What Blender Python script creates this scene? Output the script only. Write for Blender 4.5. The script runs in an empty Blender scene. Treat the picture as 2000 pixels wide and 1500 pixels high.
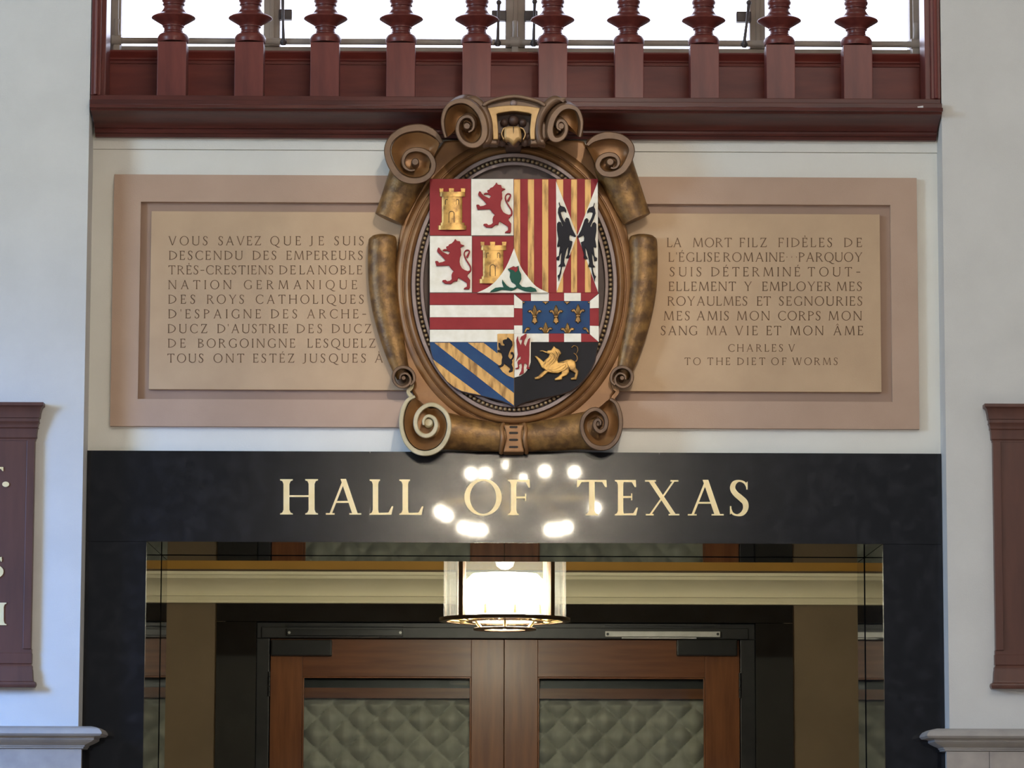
import bpy, bmesh, math, random
from mathutils import Vector, Matrix
random.seed(7)
SC = bpy.context.scene
COL = SC.collection
# ------------------------------------------------------------------ camera
F = 7000.0
CAM = Vector((-0.09, -10.5, 1.6))
PITCH, YAW, ROLL = math.atan(900 / F), 66 / F, math.radians(0.16)
ROT = (Matrix.Rotation(-YAW, 3, 'Z') @ Matrix.Rotation(math.pi / 2 + PITCH, 3, 'X') @ Matrix.Rotation(ROLL, 3, 'Z'))
cd = bpy.data.cameras.new('camera')
cd.sensor_width = 36.0
cd.lens = 36.0 * F / 2000.0
cam = bpy.data.objects.new('camera', cd)
COL.objects.link(cam)
cam.matrix_world = Matrix.Translation(CAM) @ ROT.to_4x4()
SC.camera = cam
# ------------------------------------------------------------------ view
vs = SC.view_settings
vs.view_transform = 'Standard'
vs.look = 'None'
vs.gamma = 1
vs.use_curve_mapping = False
vs.exposure = -0.27
# ------------------------------------------------------------------ world: bright overcast sky behind the window, dim hall on our side
W = bpy.data.worlds.new('world')
SC.world = W
W.use_nodes = True
nt = W.node_tree
nt.nodes.clear()
n_out = nt.nodes.new('ShaderNodeOutputWorld')
n_bg = nt.nodes.new('ShaderNodeBackground')
n_tc = nt.nodes.new('ShaderNodeTexCoord')
n_sep = nt.nodes.new('ShaderNodeSeparateXYZ')
n_mr = nt.nodes.new('ShaderNodeMapRange')
n_mr.inputs[1].default_value = 0.02
n_mr.inputs[2].default_value = 0.12
n_mix = nt.nodes.new('ShaderNodeMix')
n_mix.data_type = 'RGBA'
n_mix.inputs[6].default_value = (0.20, 0.215, 0.245, 1)
n_mix.inputs[7].default_value = (5.2, 5.4, 6.4, 1)
nt.links.new(n_tc.outputs['Generated'], n_sep.inputs[0])
nt.links.new(n_sep.outputs['Y'], n_mr.inputs[0])
nt.links.new(n_mr.outputs[0], n_mix.inputs[0])
nt.links.new(n_mix.outputs[2], n_bg.inputs['Color'])
nt.links.new(n_bg.outputs[0], n_out.inputs[0])


def area_light(name, loc, target, sx, sy, power, color):
    l = bpy.data.lights.new(name, 'AREA')
    l.shape = 'RECTANGLE'
    l.size, l.size_y = sx, sy
    l.energy = power
    l.color = color
    o = bpy.data.objects.new(name, l)
    COL.objects.link(o)
    o.location = loc
    d = Vector(target) - Vector(loc)
    o.rotation_euler = d.to_track_quat('-Z', 'Y').to_euler()
    return o


# cool daylight from the hall's tall side windows, up on the left
area_light('side_window_daylight', (-7.0, -5.5, 4.4), (0.0, 0, 2.8), 1.6, 1.8, 320, (0.54, 0.77, 1.0))
# a nearer blue pane low on the left
low = area_light('low_window_daylight', (-3.4, -1.7, 2.75), (-1.3, 0, 1.75), 0.7, 1.0, 15, (0.04, 0.30, 1.0))
low.data.spread = math.radians(62)
# the hall's warm ceiling lights behind the camera
area_light('hall_ceiling_light', (1.5, -6.5, 5.9), (0.3, 0, 2.8), 2.2, 2.2, 100, (1.0, 0.93, 0.84))
# ceiling spotlight trained on the coat of arms
sp = bpy.data.lights.new('coat_of_arms_spotlight', 'SPOT')
sp.energy, sp.color, sp.spot_size, sp.spot_blend, sp.shadow_soft_size = 680, (1.0, 0.90, 0.76), math.radians(13), 0.9, 0.08
spo = bpy.data.objects.new('coat_of_arms_spotlight', sp)
COL.objects.link(spo)
spo.location = (0.9, -6.8, 5.9)
spo.rotation_euler = (Vector((0, 0, 3.15)) - Vector((0.9, -6.8, 5.9))).to_track_quat('-Z', 'Y').to_euler()


# ------------------------------------------------------------------ helpers
def P(u, v, Y):
    d = ROT @ Vector(((u - 1000) / F, (750 - v) / F, -1.0))
    t = (Y - CAM.y) / d.y
    return CAM + d * t


def px(Y=0.0):
    return (Y - CAM.y) / F


ORIGIN = {}


def empty(name, label=None, cat=None, loc=(0, 0, 0), group=None, kind=None):
    o = bpy.data.objects.new(name, None)
    COL.objects.link(o)
    o.location = loc
    o.empty_display_size = 0.05
    ORIGIN[o.name] = Vector(loc)
    tag(o, label, cat, group, kind)
    return o


def tag(o, label=None, cat=None, group=None, kind=None):
    if label: o['label'] = label
    if cat: o['category'] = cat
    if group: o['group'] = group
    if kind: o['kind'] = kind
    return o


class MB:
    """collects shapes given in world coordinates, builds them as ONE mesh object"""

    def __init__(self):
        self.v, self.f = [], []

    def add(self, verts, faces):
        b = len(self.v)
        self.v += [Vector(p) for p in verts]
        self.f += [tuple(i + b for i in f) for f in faces]
        return self

    def box(self, x0, x1, y0, y1, z0, z1):
        x0, x1 = sorted((x0, x1)); y0, y1 = sorted((y0, y1)); z0, z1 = sorted((z0, z1))
        v = [(x, y, z) for z in (z0, z1) for y in (y0, y1) for x in (x0, x1)]
        return self.add(v, [(0, 2, 3, 1), (4, 5, 7, 6), (0, 1, 5, 4), (2, 6, 7, 3), (0, 4, 6, 2), (1, 3, 7, 5)])

    def loft(self, rings, close=True, cap=True):
        n = len(rings[0])
        v = [p for r in rings for p in r]
        f = []
        for i in range(len(rings) - 1):
            for j in range(n if close else n - 1):
                k = (j + 1) % n
                f.append((i * n + j, i * n + k, (i + 1) * n + k, (i + 1) * n + j))
        if cap:
            f.append(tuple(range(n)))
            f.append(tuple((len(rings) - 1) * n + j for j in range(n)))
        return self.add(v, f)

    def prism(self, pts, off):
        """pts: closed polygon of 3D points; off: extrusion vector"""
        off = Vector(off)
        return self.loft([[Vector(p) for p in pts], [Vector(p) + off for p in pts]])

    def poly(self, pts2, Yf, Yb):
        q = [P(u, v, Yf) for u, v in pts2]
        return self.prism(q, (0, Yb - Yf, 0))

    def rect(self, u0, v0, u1, v1, Yf, Yb, vc=None):
        """upright box whose front, at depth Yf, covers the measured rectangle"""
        vm = (v0 + v1) / 2 if vc is None else vc
        um = (u0 + u1) / 2
        return self.box(P(u0, vm, Yf).x, P(u1, vm, Yf).x, Yf, Yb, P(um, v0, Yf).z, P(um, v1, Yf).z)

    def tube(self, path, radii, n=14, ky=1.0, cap=True):
        rings = []
        m = len(path)
        up = Vector((0, 1, 0))
        for i in range(m):
            t = (path[min(i + 1, m - 1)] - path[max(i - 1, 0)]).normalized()
            a = t.cross(up)
            if a.length < 1e-4:
                a = t.cross(Vector((0, 0, 1)))
            a.normalize()
            b = a.cross(t).normalized()
            r = radii[i] if isinstance(radii, (list, tuple)) else radii
            rings.append([path[i] + a * (r * math.cos(w)) + b * (r * ky * math.sin(w))
                          for w in (2 * math.pi * k / n for k in range(n))])
        return self.loft(rings, cap=cap)

    def lathe(self, c, prof, n=28, axis='Z', cap=True):
        rings = []
        for r, h in prof:
            ring = []
            for k in range(n):
                w = 2 * math.pi * k / n
                if axis == 'Z':
                    ring.append(Vector((c[0] + r * math.cos(w), c[1] + r * math.sin(w), h)))
                else:
                    ring.append(Vector((c[0] + r * math.cos(w), h, c[2] + r * math.sin(w))))
            rings.append(ring)
        return self.loft(rings, cap=cap)

    def ball(self, c, r, n=10, m=6, sq=(1, 1, 1)):
        rings = []
        for i in range(1, m):
            th = math.pi * i / m
            rings.append([Vector((c[0] + sq[0] * r * math.sin(th) * math.cos(2 * math.pi * k / n),
                                  c[1] + sq[1] * r * math.sin(th) * math.sin(2 * math.pi * k / n),
                                  c[2] + sq[2] * r * math.cos(th))) for k in range(n)])
        return self.loft(rings)

    def build(self, name, mat, parent=None, smooth=40, bevel=0.0, origin=None):
        root = parent
        while root is not None and root.parent is not None:
            root = root.parent
        o0 = ORIGIN[root.name] if root is not None and root.name in ORIGIN else Vector(origin or (0, 0, 0))
        me = bpy.data.meshes.new(name)
        me.from_pydata([v - o0 for v in self.v], [], self.f)
        bm = bmesh.new()
        bm.from_mesh(me)
        bmesh.ops.recalc_face_normals(bm, faces=bm.faces)
        if bevel > 0:
            es = [e for e in bm.edges if len(e.link_faces) == 2 and e.calc_face_angle(0) > 0.6]
            bmesh.ops.bevel(bm, geom=es, offset=bevel, segments=2, profile=0.6, affect='EDGES', clamp_overlap=True)
        bm.to_mesh(me)
        bm.free()
        return link(name, me, mat, parent, 10 if bevel > 0 and smooth == 40 else smooth, o0 if root is None else None)


def link(name, me, mat, parent=None, smooth=40, loc=None):
    if smooth:
        me.polygons.foreach_set('use_smooth', [True] * len(me.polygons))
        me.set_sharp_from_angle(angle=math.radians(smooth))
    me.materials.append(mat)
    o = bpy.data.objects.new(name, me)
    COL.objects.link(o)
    if parent is not None:
        o.parent = parent
    elif loc is not None:
        o.location = loc
        ORIGIN[o.name] = Vector(loc)
    return o


def relief(name, polys, Yback, depth, bevel, mat, parent, res=2, smooth=50):
    """silhouettes (photo measurements) raised from plane Yback towards the viewer with rounded edges, one mesh"""
    cu = bpy.data.curves.new(name, 'CURVE')
    cu.dimensions = '2D'
    cu.fill_mode = 'BOTH'
    half = max(depth / 2 - bevel, 0.0002)
    cu.extrude = half
    cu.bevel_depth = bevel
    cu.bevel_resolution = res
    cu.offset = -bevel
    yf = Yback - depth
    for pts in polys:
        q = [P(u, v, yf) for u, v in pts]
        ar = sum(q[i].x * q[(i + 1) % len(q)].z - q[(i + 1) % len(q)].x * q[i].z for i in range(len(q)))
        if ar < 0:
            q.reverse()
        sp = cu.splines.new('POLY')
        sp.points.add(len(q) - 1)
        for i, p in enumerate(q):
            sp.points[i].co = (p.x, p.z, 0, 1)
        sp.use_cyclic_u = True
    tmp = bpy.data.objects.new('tmp_relief', cu)
    COL.objects.link(tmp)
    dg = bpy.context.evaluated_depsgraph_get()
    me = bpy.data.meshes.new_from_object(tmp.evaluated_get(dg))
    bpy.data.objects.remove(tmp)
    bpy.data.curves.remove(cu)
    root = parent
    while root is not None and root.parent is not None:
        root = root.parent
    o0 = ORIGIN[root.name] if root is not None else Vector((0, 0, 0))
    yc = Yback - depth / 2
    for vt in me.vertices:
        x, y, z = vt.co
        vt.co = Vector((x, yc - z, y)) - o0
    me.materials.clear()
    me.name = name
    return link(name, me, mat, parent, smooth)


def crom(pts, n=6, closed=False):
    """Catmull-Rom through points (tuples of any length)"""
    out = []
    m = len(pts)
    segs = m if closed else m - 1
    for i in range(segs):
        if closed:
            a, b, c, d = pts[(i - 1) % m], pts[i], pts[(i + 1) % m], pts[(i + 2) % m]
        else:
            a, b, c, d = pts[max(i - 1, 0)], pts[i], pts[i + 1], pts[min(i + 2, m - 1)]
        for k in range(n):
            t = k / n
            out.append(tuple(0.5 * (2 * b[j] + (c[j] - a[j]) * t + (2 * a[j] - 5 * b[j] + 4 * c[j] - d[j]) * t * t
                                    + (3 * b[j] - a[j] - 3 * c[j] + d[j]) * t ** 3) for j in range(len(b))))
    if not closed:
        out.append(tuple(pts[-1]))
    return out


def stroke(pts, widths, n=5):
    """closed outline of a stroke along 2D points"""
    q = crom([(p[0], p[1], w) for p, w in zip(pts, widths)], n)
    L, R = [], []
    for i in range(len(q)):
        a, b = q[max(i - 1, 0)], q[min(i + 1, len(q) - 1)]
        dx, dy = b[0] - a[0], b[1] - a[1]
        l = math.hypot(dx, dy) or 1
        nx, ny = -dy / l, dx / l
        w = q[i][2] / 2
        L.append((q[i][0] + nx * w, q[i][1] + ny * w))
        R.append((q[i][0] - nx * w, q[i][1] - ny * w))
    return L + R[::-1]


def mirror(pts, ax):
    return [(2 * ax - u, v) for u, v in pts]


# ------------------------------------------------------------------ materials
def srgb(r, g, b):
    f = lambda c: (c / 255 / 12.92) if c / 255 <= 0.04045 else ((c / 255 + 0.055) / 1.055) ** 2.4
    return (f(r), f(g), f(b), 1.0)


def mat(name, c1, c2=None, rough=0.6, metal=0.0, scale=20.0, stretch=(1, 1, 1), detail=4.0, bump=0.0, bscale=None,
        lo=0.35, hi=0.65, rvar=0.0, spec=0.5, coat=0.0):
    m = bpy.data.materials.new(name)
    m.use_nodes = True
    t = m.node_tree
    b = t.nodes['Principled BSDF']
    b.inputs['Roughness'].default_value = rough
    b.inputs['Metallic'].default_value = metal
    b.inputs['Specular IOR Level'].default_value = spec
    b.inputs['Coat Weight'].default_value = coat
    b.inputs['Coat Roughness'].default_value = 0.15
    b.inputs['Base Color'].default_value = srgb(*c1)
    tc = t.nodes.new('ShaderNodeTexCoord')
    mp = t.nodes.new('ShaderNodeMapping')
    mp.inputs['Scale'].default_value = stretch
    t.links.new(tc.outputs['Object'], mp.inputs[0])
    nz = t.nodes.new('ShaderNodeTexNoise')
    nz.inputs['Scale'].default_value = scale
    nz.inputs['Detail'].default_value = detail
    t.links.new(mp.outputs[0], nz.inputs['Vector'])
    mr = t.nodes.new('ShaderNodeMapRange')
    mr.inputs[1].default_value = lo
    mr.inputs[2].default_value = hi
    t.links.new(nz.outputs[0], mr.inputs[0])
    if c2:
        mx = t.nodes.new('ShaderNodeMix')
        mx.data_type = 'RGBA'
        mx.inputs[6].default_value = srgb(*c1)
        mx.inputs[7].default_value = srgb(*c2)
        t.links.new(mr.outputs[0], mx.inputs[0])
        t.links.new(mx.outputs[2], b.inputs['Base Color'])
    if rvar:
        m2 = t.nodes.new('ShaderNodeMapRange')
        m2.inputs[1].default_value = lo
        m2.inputs[2].default_value = hi
        m2.inputs[3].default_value = rough
        m2.inputs[4].default_value = rough + rvar
        t.links.new(nz.outputs[0], m2.inputs[0])
        t.links.new(m2.outputs[0], b.inputs['Roughness'])
    if bump:
        bp = t.nodes.new('ShaderNodeBump')
        bp.inputs['Strength'].default_value = bump
        bp.inputs['Distance'].default_value = 0.004
        n2 = nz
        if bscale:
            n2 = t.nodes.new('ShaderNodeTexNoise')
            n2.inputs['Scale'].default_value = bscale
            n2.inputs['Detail'].default_value = 5
            t.links.new(mp.outputs[0], n2.inputs['Vector'])
        t.links.new(n2.outputs[0], bp.inputs['Height'])
        t.links.new(bp.outputs[0], b.inputs['Normal'])
    return m


def emit(name, col, strength):
    m = bpy.data.materials.new(name)
    m.use_nodes = True
    t = m.node_tree
    t.nodes.clear()
    o = t.nodes.new('ShaderNodeOutputMaterial')
    e = t.nodes.new('ShaderNodeEmission')
    e.inputs[0].default_value = (*col, 1)
    e.inputs[1].default_value = strength
    t.links.new(e.outputs[0], o.inputs[0])
    return m


def glass(name, tint, gloss, rough=0.02, diffuse=0.0):
    m = bpy.data.materials.new(name)
    m.use_nodes = True
    t = m.node_tree
    t.nodes.clear()
    o = t.nodes.new('ShaderNodeOutputMaterial')
    tr = t.nodes.new('ShaderNodeBsdfTransparent')
    tr.inputs[0].default_value = (*tint, 1)
    gl = t.nodes.new('ShaderNodeBsdfGlossy')
    gl.inputs['Roughness'].default_value = rough
    fr = t.nodes.new('ShaderNodeFresnel')
    fr.inputs[0].default_value = 1.5
    ml = t.nodes.new('ShaderNodeMath')
    ml.operation = 'MULTIPLY'
    ml.inputs[1].default_value = gloss
    mx = t.nodes.new('ShaderNodeMixShader')
    t.links.new(fr.outputs[0], ml.inputs[0])
    t.links.new(ml.outputs[0], mx.inputs[0])
    t.links.new(tr.outputs[0], mx.inputs[1])
    t.links.new(gl.outputs[0], mx.inputs[2])
    last = mx
    if diffuse:
        tl = t.nodes.new('ShaderNodeBsdfTranslucent')
        tl.inputs[0].default_value = (0.9, 0.92, 0.85, 1)
        m2 = t.nodes.new('ShaderNodeMixShader')
        m2.inputs[0].default_value = diffuse
        t.links.new(mx.outputs[0], m2.inputs[1])
        t.links.new(tl.outputs[0], m2.inputs[2])
        last = m2
    t.links.new(last.outputs[0], o.inputs[0])
    return m


M = {}
M['plaster'] = mat('plaster', (206, 204, 200), (212, 210, 206), rough=0.85, scale=6, bump=0.25, bscale=260)
M['recess'] = mat('recess_plaster', (228, 224, 214), (232, 229, 220), rough=0.85, scale=5, bump=0.15, bscale=260)
M['pink'] = mat('pink_stone', (180, 151, 130), (189, 160, 139), rough=0.8, scale=4, bump=0.12, bscale=300)
M['pink_shade'] = mat('pink_stone_recess_shade', (160, 132, 114), (168, 140, 122), rough=0.8, scale=4)  # frame stone darkened to paint in the shade of the recess
M['slab'] = mat('tan_stone', (190, 160, 128), (198, 168, 135), rough=0.75, scale=7, bump=0.10, bscale=200)
M['incised_shade'] = mat('incised_letter_shade', (94, 70, 50), (118, 90, 66), rough=0.9, scale=30)  # brown imitates the shade inside carved strokes, plus some patina
M['marble'] = mat('black_marble', (10, 10, 14), (24, 24, 30), rough=0.20, scale=30, detail=10, rvar=0.06, lo=0.45, hi=0.8, spec=0.36, coat=0.4)
M['marble'].node_tree.nodes['Principled BSDF'].inputs['Coat Roughness'].default_value = 0.035
M['marble_polish'] = mat('polished_black_marble', (15, 15, 17), (26, 26, 28), rough=0.03, scale=18, detail=8, spec=0.6)
M['mahogany'] = mat('mahogany', (72, 31, 26), (90, 41, 34), rough=0.36, scale=5, stretch=(1, 6, 6), spec=0.3, coat=0.04)
M['mahogany_up'] = mat('mahogany_upright', (92, 42, 38), (114, 55, 48), rough=0.36, scale=5, stretch=(6, 6, 1), spec=0.35, coat=0.04)
M['apron'] = mat('apron_mahogany', (104, 42, 38), (122, 54, 46), rough=0.4, scale=5, stretch=(1, 6, 6), spec=0.3, coat=0.03)
M['plaque'] = mat('plaque_wood', (78, 45, 36), (92, 54, 43), rough=0.45, scale=4, stretch=(7, 7, 1), coat=0.1)
M['letter'] = mat('gilt_letter', (240, 216, 158), (246, 226, 176), rough=0.38, metal=0.25, scale=30)
M['grey_paint'] = mat('window_paint', (150, 140, 128), (166, 156, 144), rough=0.5, scale=8)
M['iron'] = mat('window_iron', (72, 66, 66), (92, 86, 84), rough=0.45, metal=0.4)
M['stone'] = mat('grey_stone', (152, 146, 142), (168, 162, 156), rough=0.6, scale=10, bump=0.05)
M['stone_block'] = mat('block_stone', (160, 150, 142), (178, 168, 158), rough=0.7, scale=14)
M['antique'] = mat('antique_gold', (96, 68, 38), (150, 112, 62), rough=0.42, metal=0.35, scale=34, detail=8, bump=0.25, bscale=150, lo=0.38, hi=0.68)
M['antique2'] = mat('antique_bronze', (128, 90, 56), (152, 110, 68), rough=0.42, metal=0.3, scale=14, detail=5, bump=0.08, bscale=60)
M['bronze'] = mat('dark_bronze', (90, 67, 50), (112, 84, 60), rough=0.45, metal=0.2, scale=20)
M['lilac'] = mat('dull_mauve', (132, 112, 106), (144, 124, 116), rough=0.5, metal=0.1, scale=20)
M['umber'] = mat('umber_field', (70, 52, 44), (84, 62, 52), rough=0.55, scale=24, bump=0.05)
M['cream_edge'] = mat('pale_cream_edge', (186, 170, 132), (206, 190, 156), rough=0.6, scale=30)  # paler tone on the lower left scroll and its strap
M['pale_gold'] = mat('pale_gold', (158, 124, 76), (178, 144, 94), rough=0.42, metal=0.25, scale=30)
M['bead'] = mat('bead_bronze', (140, 116, 86), (168, 142, 106), rough=0.3, metal=0.45)
M['red'] = mat('heraldic_red', (140, 36, 42), (150, 44, 48), rough=0.5, scale=20, spec=0.2)
M['white'] = mat('heraldic_white', (230, 224, 208), (240, 235, 222), rough=0.5, scale=40, bump=0.1, spec=0.2)
M['gold'] = mat('gold_leaf', (196, 154, 92), (112, 78, 42), rough=0.42, metal=0.25, scale=22, stretch=(3.2, 1, 0.6), detail=9, lo=0.47, hi=0.72, spec=0.3)
M['goldb'] = mat('gold_relief', (200, 156, 84), (112, 78, 38), rough=0.36, metal=0.4, scale=50, detail=6, lo=0.45, hi=0.75)
M['oldgold'] = mat('dull_gold', (150, 112, 56), (104, 76, 40), rough=0.36, metal=0.5, scale=60)
M['blue'] = mat('heraldic_blue', (26, 58, 102), (34, 72, 112), rough=0.5, scale=14, spec=0.2)
M['black'] = mat('heraldic_black', (12, 11, 17), (22, 20, 26), rough=0.5, scale=14, spec=0.2)
M['navy'] = mat('eagle_black', (9, 8, 20), (16, 14, 28), rough=0.5, scale=14, spec=0.2)
M['green'] = mat('heraldic_green', (20, 76, 62), (28, 88, 70), rough=0.5, scale=14, spec=0.2)
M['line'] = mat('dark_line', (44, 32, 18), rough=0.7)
M['tan_wall'] = mat('tan_wall', (113, 97, 77), (120, 103, 82), rough=0.8, scale=4)
M['cornice'] = mat('cream_cornice', (222, 214, 184), (228, 220, 192), rough=0.6, scale=4)
M['ochre'] = mat('ochre_frieze', (155, 114, 38), (162, 120, 44), rough=0.7, scale=4)
M['ceil'] = mat('ceiling_paint', (214, 208, 190), rough=0.85)
M['door'] = mat('door_wood', (104, 60, 34), (126, 78, 46), rough=0.33, scale=4, stretch=(9, 9, 0.8), detail=6, coat=0.03, spec=0.25)
M['doorh'] = mat('door_rail_wood', (98, 56, 32), (118, 71, 42), rough=0.33, scale=4, stretch=(0.8, 9, 9), detail=6, coat=0.03, spec=0.25)
M['quilt'] = mat('quilted_leather', (166, 165, 154), (178, 176, 165), rough=0.6, spec=0.2, scale=18, bump=0.15, bscale=24)
M['frame_metal'] = mat('dark_frame', (24, 24, 27), (31, 31, 34), rough=0.4, metal=0.3)
M['closer'] = mat('closer_black', (22, 23, 27), (28, 29, 33), rough=0.28, metal=0.2)
M['silver'] = mat('track_silver', (176, 176, 176), (188, 188, 188), rough=0.45, metal=0.3)
M['lamp_metal'] = mat('lantern_bronze', (74, 58, 46), (92, 74, 58), rough=0.35, metal=0.6)
M['brass'] = mat('brass', (206, 180, 120), (220, 196, 140), rough=0.3, metal=0.6)
M['floor'] = mat('floor_stone', (150, 140, 128), (164, 154, 140), rough=0.5, scale=2)
M['paper'] = mat('paper', (226, 224, 222), rough=0.8)
M['pane'] = glass('window_glass', (0.97, 0.98, 1.0), 0.5)
M['door_pane'] = glass('door_glass', (0.96, 0.975, 0.97), 0.55, 0.01)
M['lamp_glass'] = glass('lantern_glass', (0.93, 0.95, 0.88), 0.6, 0.05, 0.011)
M['lamp_on'] = emit('lantern_light', (1.0, 0.94, 0.78), 155.0)
M['bulb'] = emit('bulb_light', (1.0, 0.88, 0.70), 620.0)

# ------------------------------------------------------------------ the setting
YW, YM, YP = 0.0, -0.02, -0.12          # recess plaster, marble front, pier fronts
XL, XR = P(165, 750, YP).x, P(1846, 750, YP).x   # inner corners of the two piers
YD = 5.20                                # plane of the door leaves
LINT_T = P(1004, 883, YM).z
LINT_B = P(1004, 1060, YM).z
ZS = P(1004, 104, 0.05).z                # window sill


def S(o):
    o['kind'] = 'structure'
    return o


S(MB().box(-9, 9, -14, 7, -0.1, 0.0).build('floor', M['floor']))
S(MB().box(-6, XL, YP, 0.70, 0, 6.2).build('wall_left', M['plaster']))
S(MB().box(XR, 6, YP, 0.70, 0, 6.2).build('wall_right', M['plaster']))
ZB = P(1004, 296, 0).z
S(MB().box(XL, XR, YW, 0.70, LINT_T, ZB).build('wall_back', M['recess']))
S(MB().box(XL, XR, YW - 0.006, 0.70, ZB + 0.0015, P(1004, 240, 0).z)
  .box(XL, XR, 0.004, 0.70, ZB, ZB + 0.0015).build('trim_5', M['recess']))
S(MB().box(XL, XR, YW, 0.70, 4.9, 6.2).build('wall_upper', M['plaster']))
S(MB().box(-9, 9, -9.5, 0.7, 6.2, 6.3).build('ceiling', M['ceil']))
# vestibule behind the portal
ZV = 3.25
S(MB().box(-2.6, -2.5, 0.70, YD + 0.2, 0, ZV).build('wall_vestibule_left', M['tan_wall']))
S(MB().box(2.5, 2.6, 0.70, YD + 0.2, 0, ZV).build('wall_vestibule_right', M['tan_wall']))
S(MB().box(-2.6, 2.6, 0.70, YD + 0.2, ZV, ZV + 0.1).build('ceiling_vestibule', M['ceil']))
S(MB().box(-2.5, 2.5, 0.70, 0.72, LINT_T - 0.1, ZV).build('wall_vestibule_front', M['tan_wall']))

# cornice on the vestibule's end wall, with the ochre frieze above it
YB = YD + 0.10
YWV = YD - 0.036


def zc(v):
    return P(1004, v, YWV - 0.05).z


prof = [(1178.5, 0), (1178.5, 0.035), (1174.5, 0.035), (1174, 0.028), (1166, 0.034), (1165, 0.042), (1163.5, 0.042),
        (1163, 0.036), (1158, 0.037), (1150, 0.045), (1143, 0.062), (1137, 0.085), (1133, 0.105), (1127, 0.112), (1126, 0.120),
        (1121, 0.124), (1120, 0.124), (1119.5, 0.0)]
pts = [Vector((-2.5, YWV - y, zc(v))) for v, y in prof]
S(MB().prism(pts, (5.0, 0, 0)).build('trim_4', M['cornice'], smooth=30))
S(MB().box(-2.5, 2.5, YWV - 0.012, YWV, zc(1112), ZV).build('trim_6', M['ochre']))

# black marble around the far doors
mb = MB()
ys = YD - 0.05
mb.rect(422, 1180, 500, 1500, ys, YB).rect(1470, 1180, 1549, 1500, ys, YB)
x0, x1 = P(422, 1300, ys).x, P(1549, 1300, ys).x
xi0, xi1 = P(500, 1300, ys).x, P(1476, 1300, ys).x
zt, zi = P(1000, 1180.5, ys).z, P(1000, 1216, ys).z
yk = YWV - 0.001
mb = MB().box(x0, x0 + .035, ys, yk, 0, zi).box(x0 + .035, xi0, ys, YB - .001, 0, zi).box(xi1, x1 - .035, ys, YB - .001, 0, zi).box(x1 - .035, x1, ys, yk, 0, zi)
mb.box(x0, x1, ys, yk, zi + 0.002, zt).box(x0 + .035, x1 - .035, yk, YB - .001, zi + 0.002, zt - .035)
S(mb.build('trim_3', M['marble_polish']))
S(MB().box(-2.5, x0 + .03, YWV, YD + .2, 0, ZV).box(x1 - .03, 2.5, YWV, YD + .2, 0, ZV).box(x0 + .03, x1 - .03, YWV, YD + .2, zt - .03, ZV)
  .box(x0 + .03, x1 - .03, YB, YD + .2, 0, zt - .03).build('wall_vestibule_back', M['tan_wall']))
# dark metal door frame
yf = YD - 0.02
zf = P(1000, 1248, yf).z
xd0, xd1 = P(526, 1300, yf).x, P(1446, 1300, yf).x
mb = MB().box(xi0, xd0, yf, YB, 0, zf).box(xd1, xi1, yf, YB, 0, zf).box(xi0, xi1, yf, YB, zf, zi)
mb.box(xd0 - 0.035, xi1 + 0.0 - (xi1 - xd1) + 0.035, yf - 0.012, yf, zf + 0.001, P(1000, 1226, yf).z)
S(mb.build('trim_7', M['frame_metal'], bevel=0.003))

# ------------------------------------------------------------------ black marble portal: lintel in three blocks, jambs, soffit slabs
xm0, xm1 = XL + 0.001, XR - 0.001
xo0, xo1 = P(284.5, 1150, YM).x, P(1725.5, 1150, YM).x
JD = 0.47
portal = empty('marble_portal', 'polished black marble doorway surround under the coat of arms', 'doorway', (0, 0, 0))
e1, e2 = P(722, 970, YM).x, P(1288, 970, YM).x
for a, b in ((xm0, e1 - 0.0004), (e1 + 0.0004, e2 - 0.0004), (e2 + 0.0004, xm1)):
    MB().box(a, b, YM, 0.0, LINT_B + 0.0, LINT_T).build('lintel_block', M['marble'], portal, smooth=0)
for a, b in ((xm0, xo0), (xo1, xm1)):
    MB().box(a, b, YM, 0.0, 0, LINT_B - 0.0010).build('jamb', M['marble'], portal, smooth=0)
for a, b in ((XL + 0.001, xo0), (xo1, XR - 0.001)):
    MB().box(a, b, 0.001, JD, 0, LINT_B).box(a, b, JD + 0.04, 0.70, 0, LINT_B).build('jamb_lining', M['marble_polish'], portal)
MB().box(XL + 0.001, XR - 0.001, 0.001, JD, LINT_B + 0.001, LINT_T - .002).box(XL + 0.001, XR - 0.001, JD + 0.04, 0.70, LINT_B + 0.001, LINT_T - .002).build(
    'soffit_slab', M['marble_polish'], portal)

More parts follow.
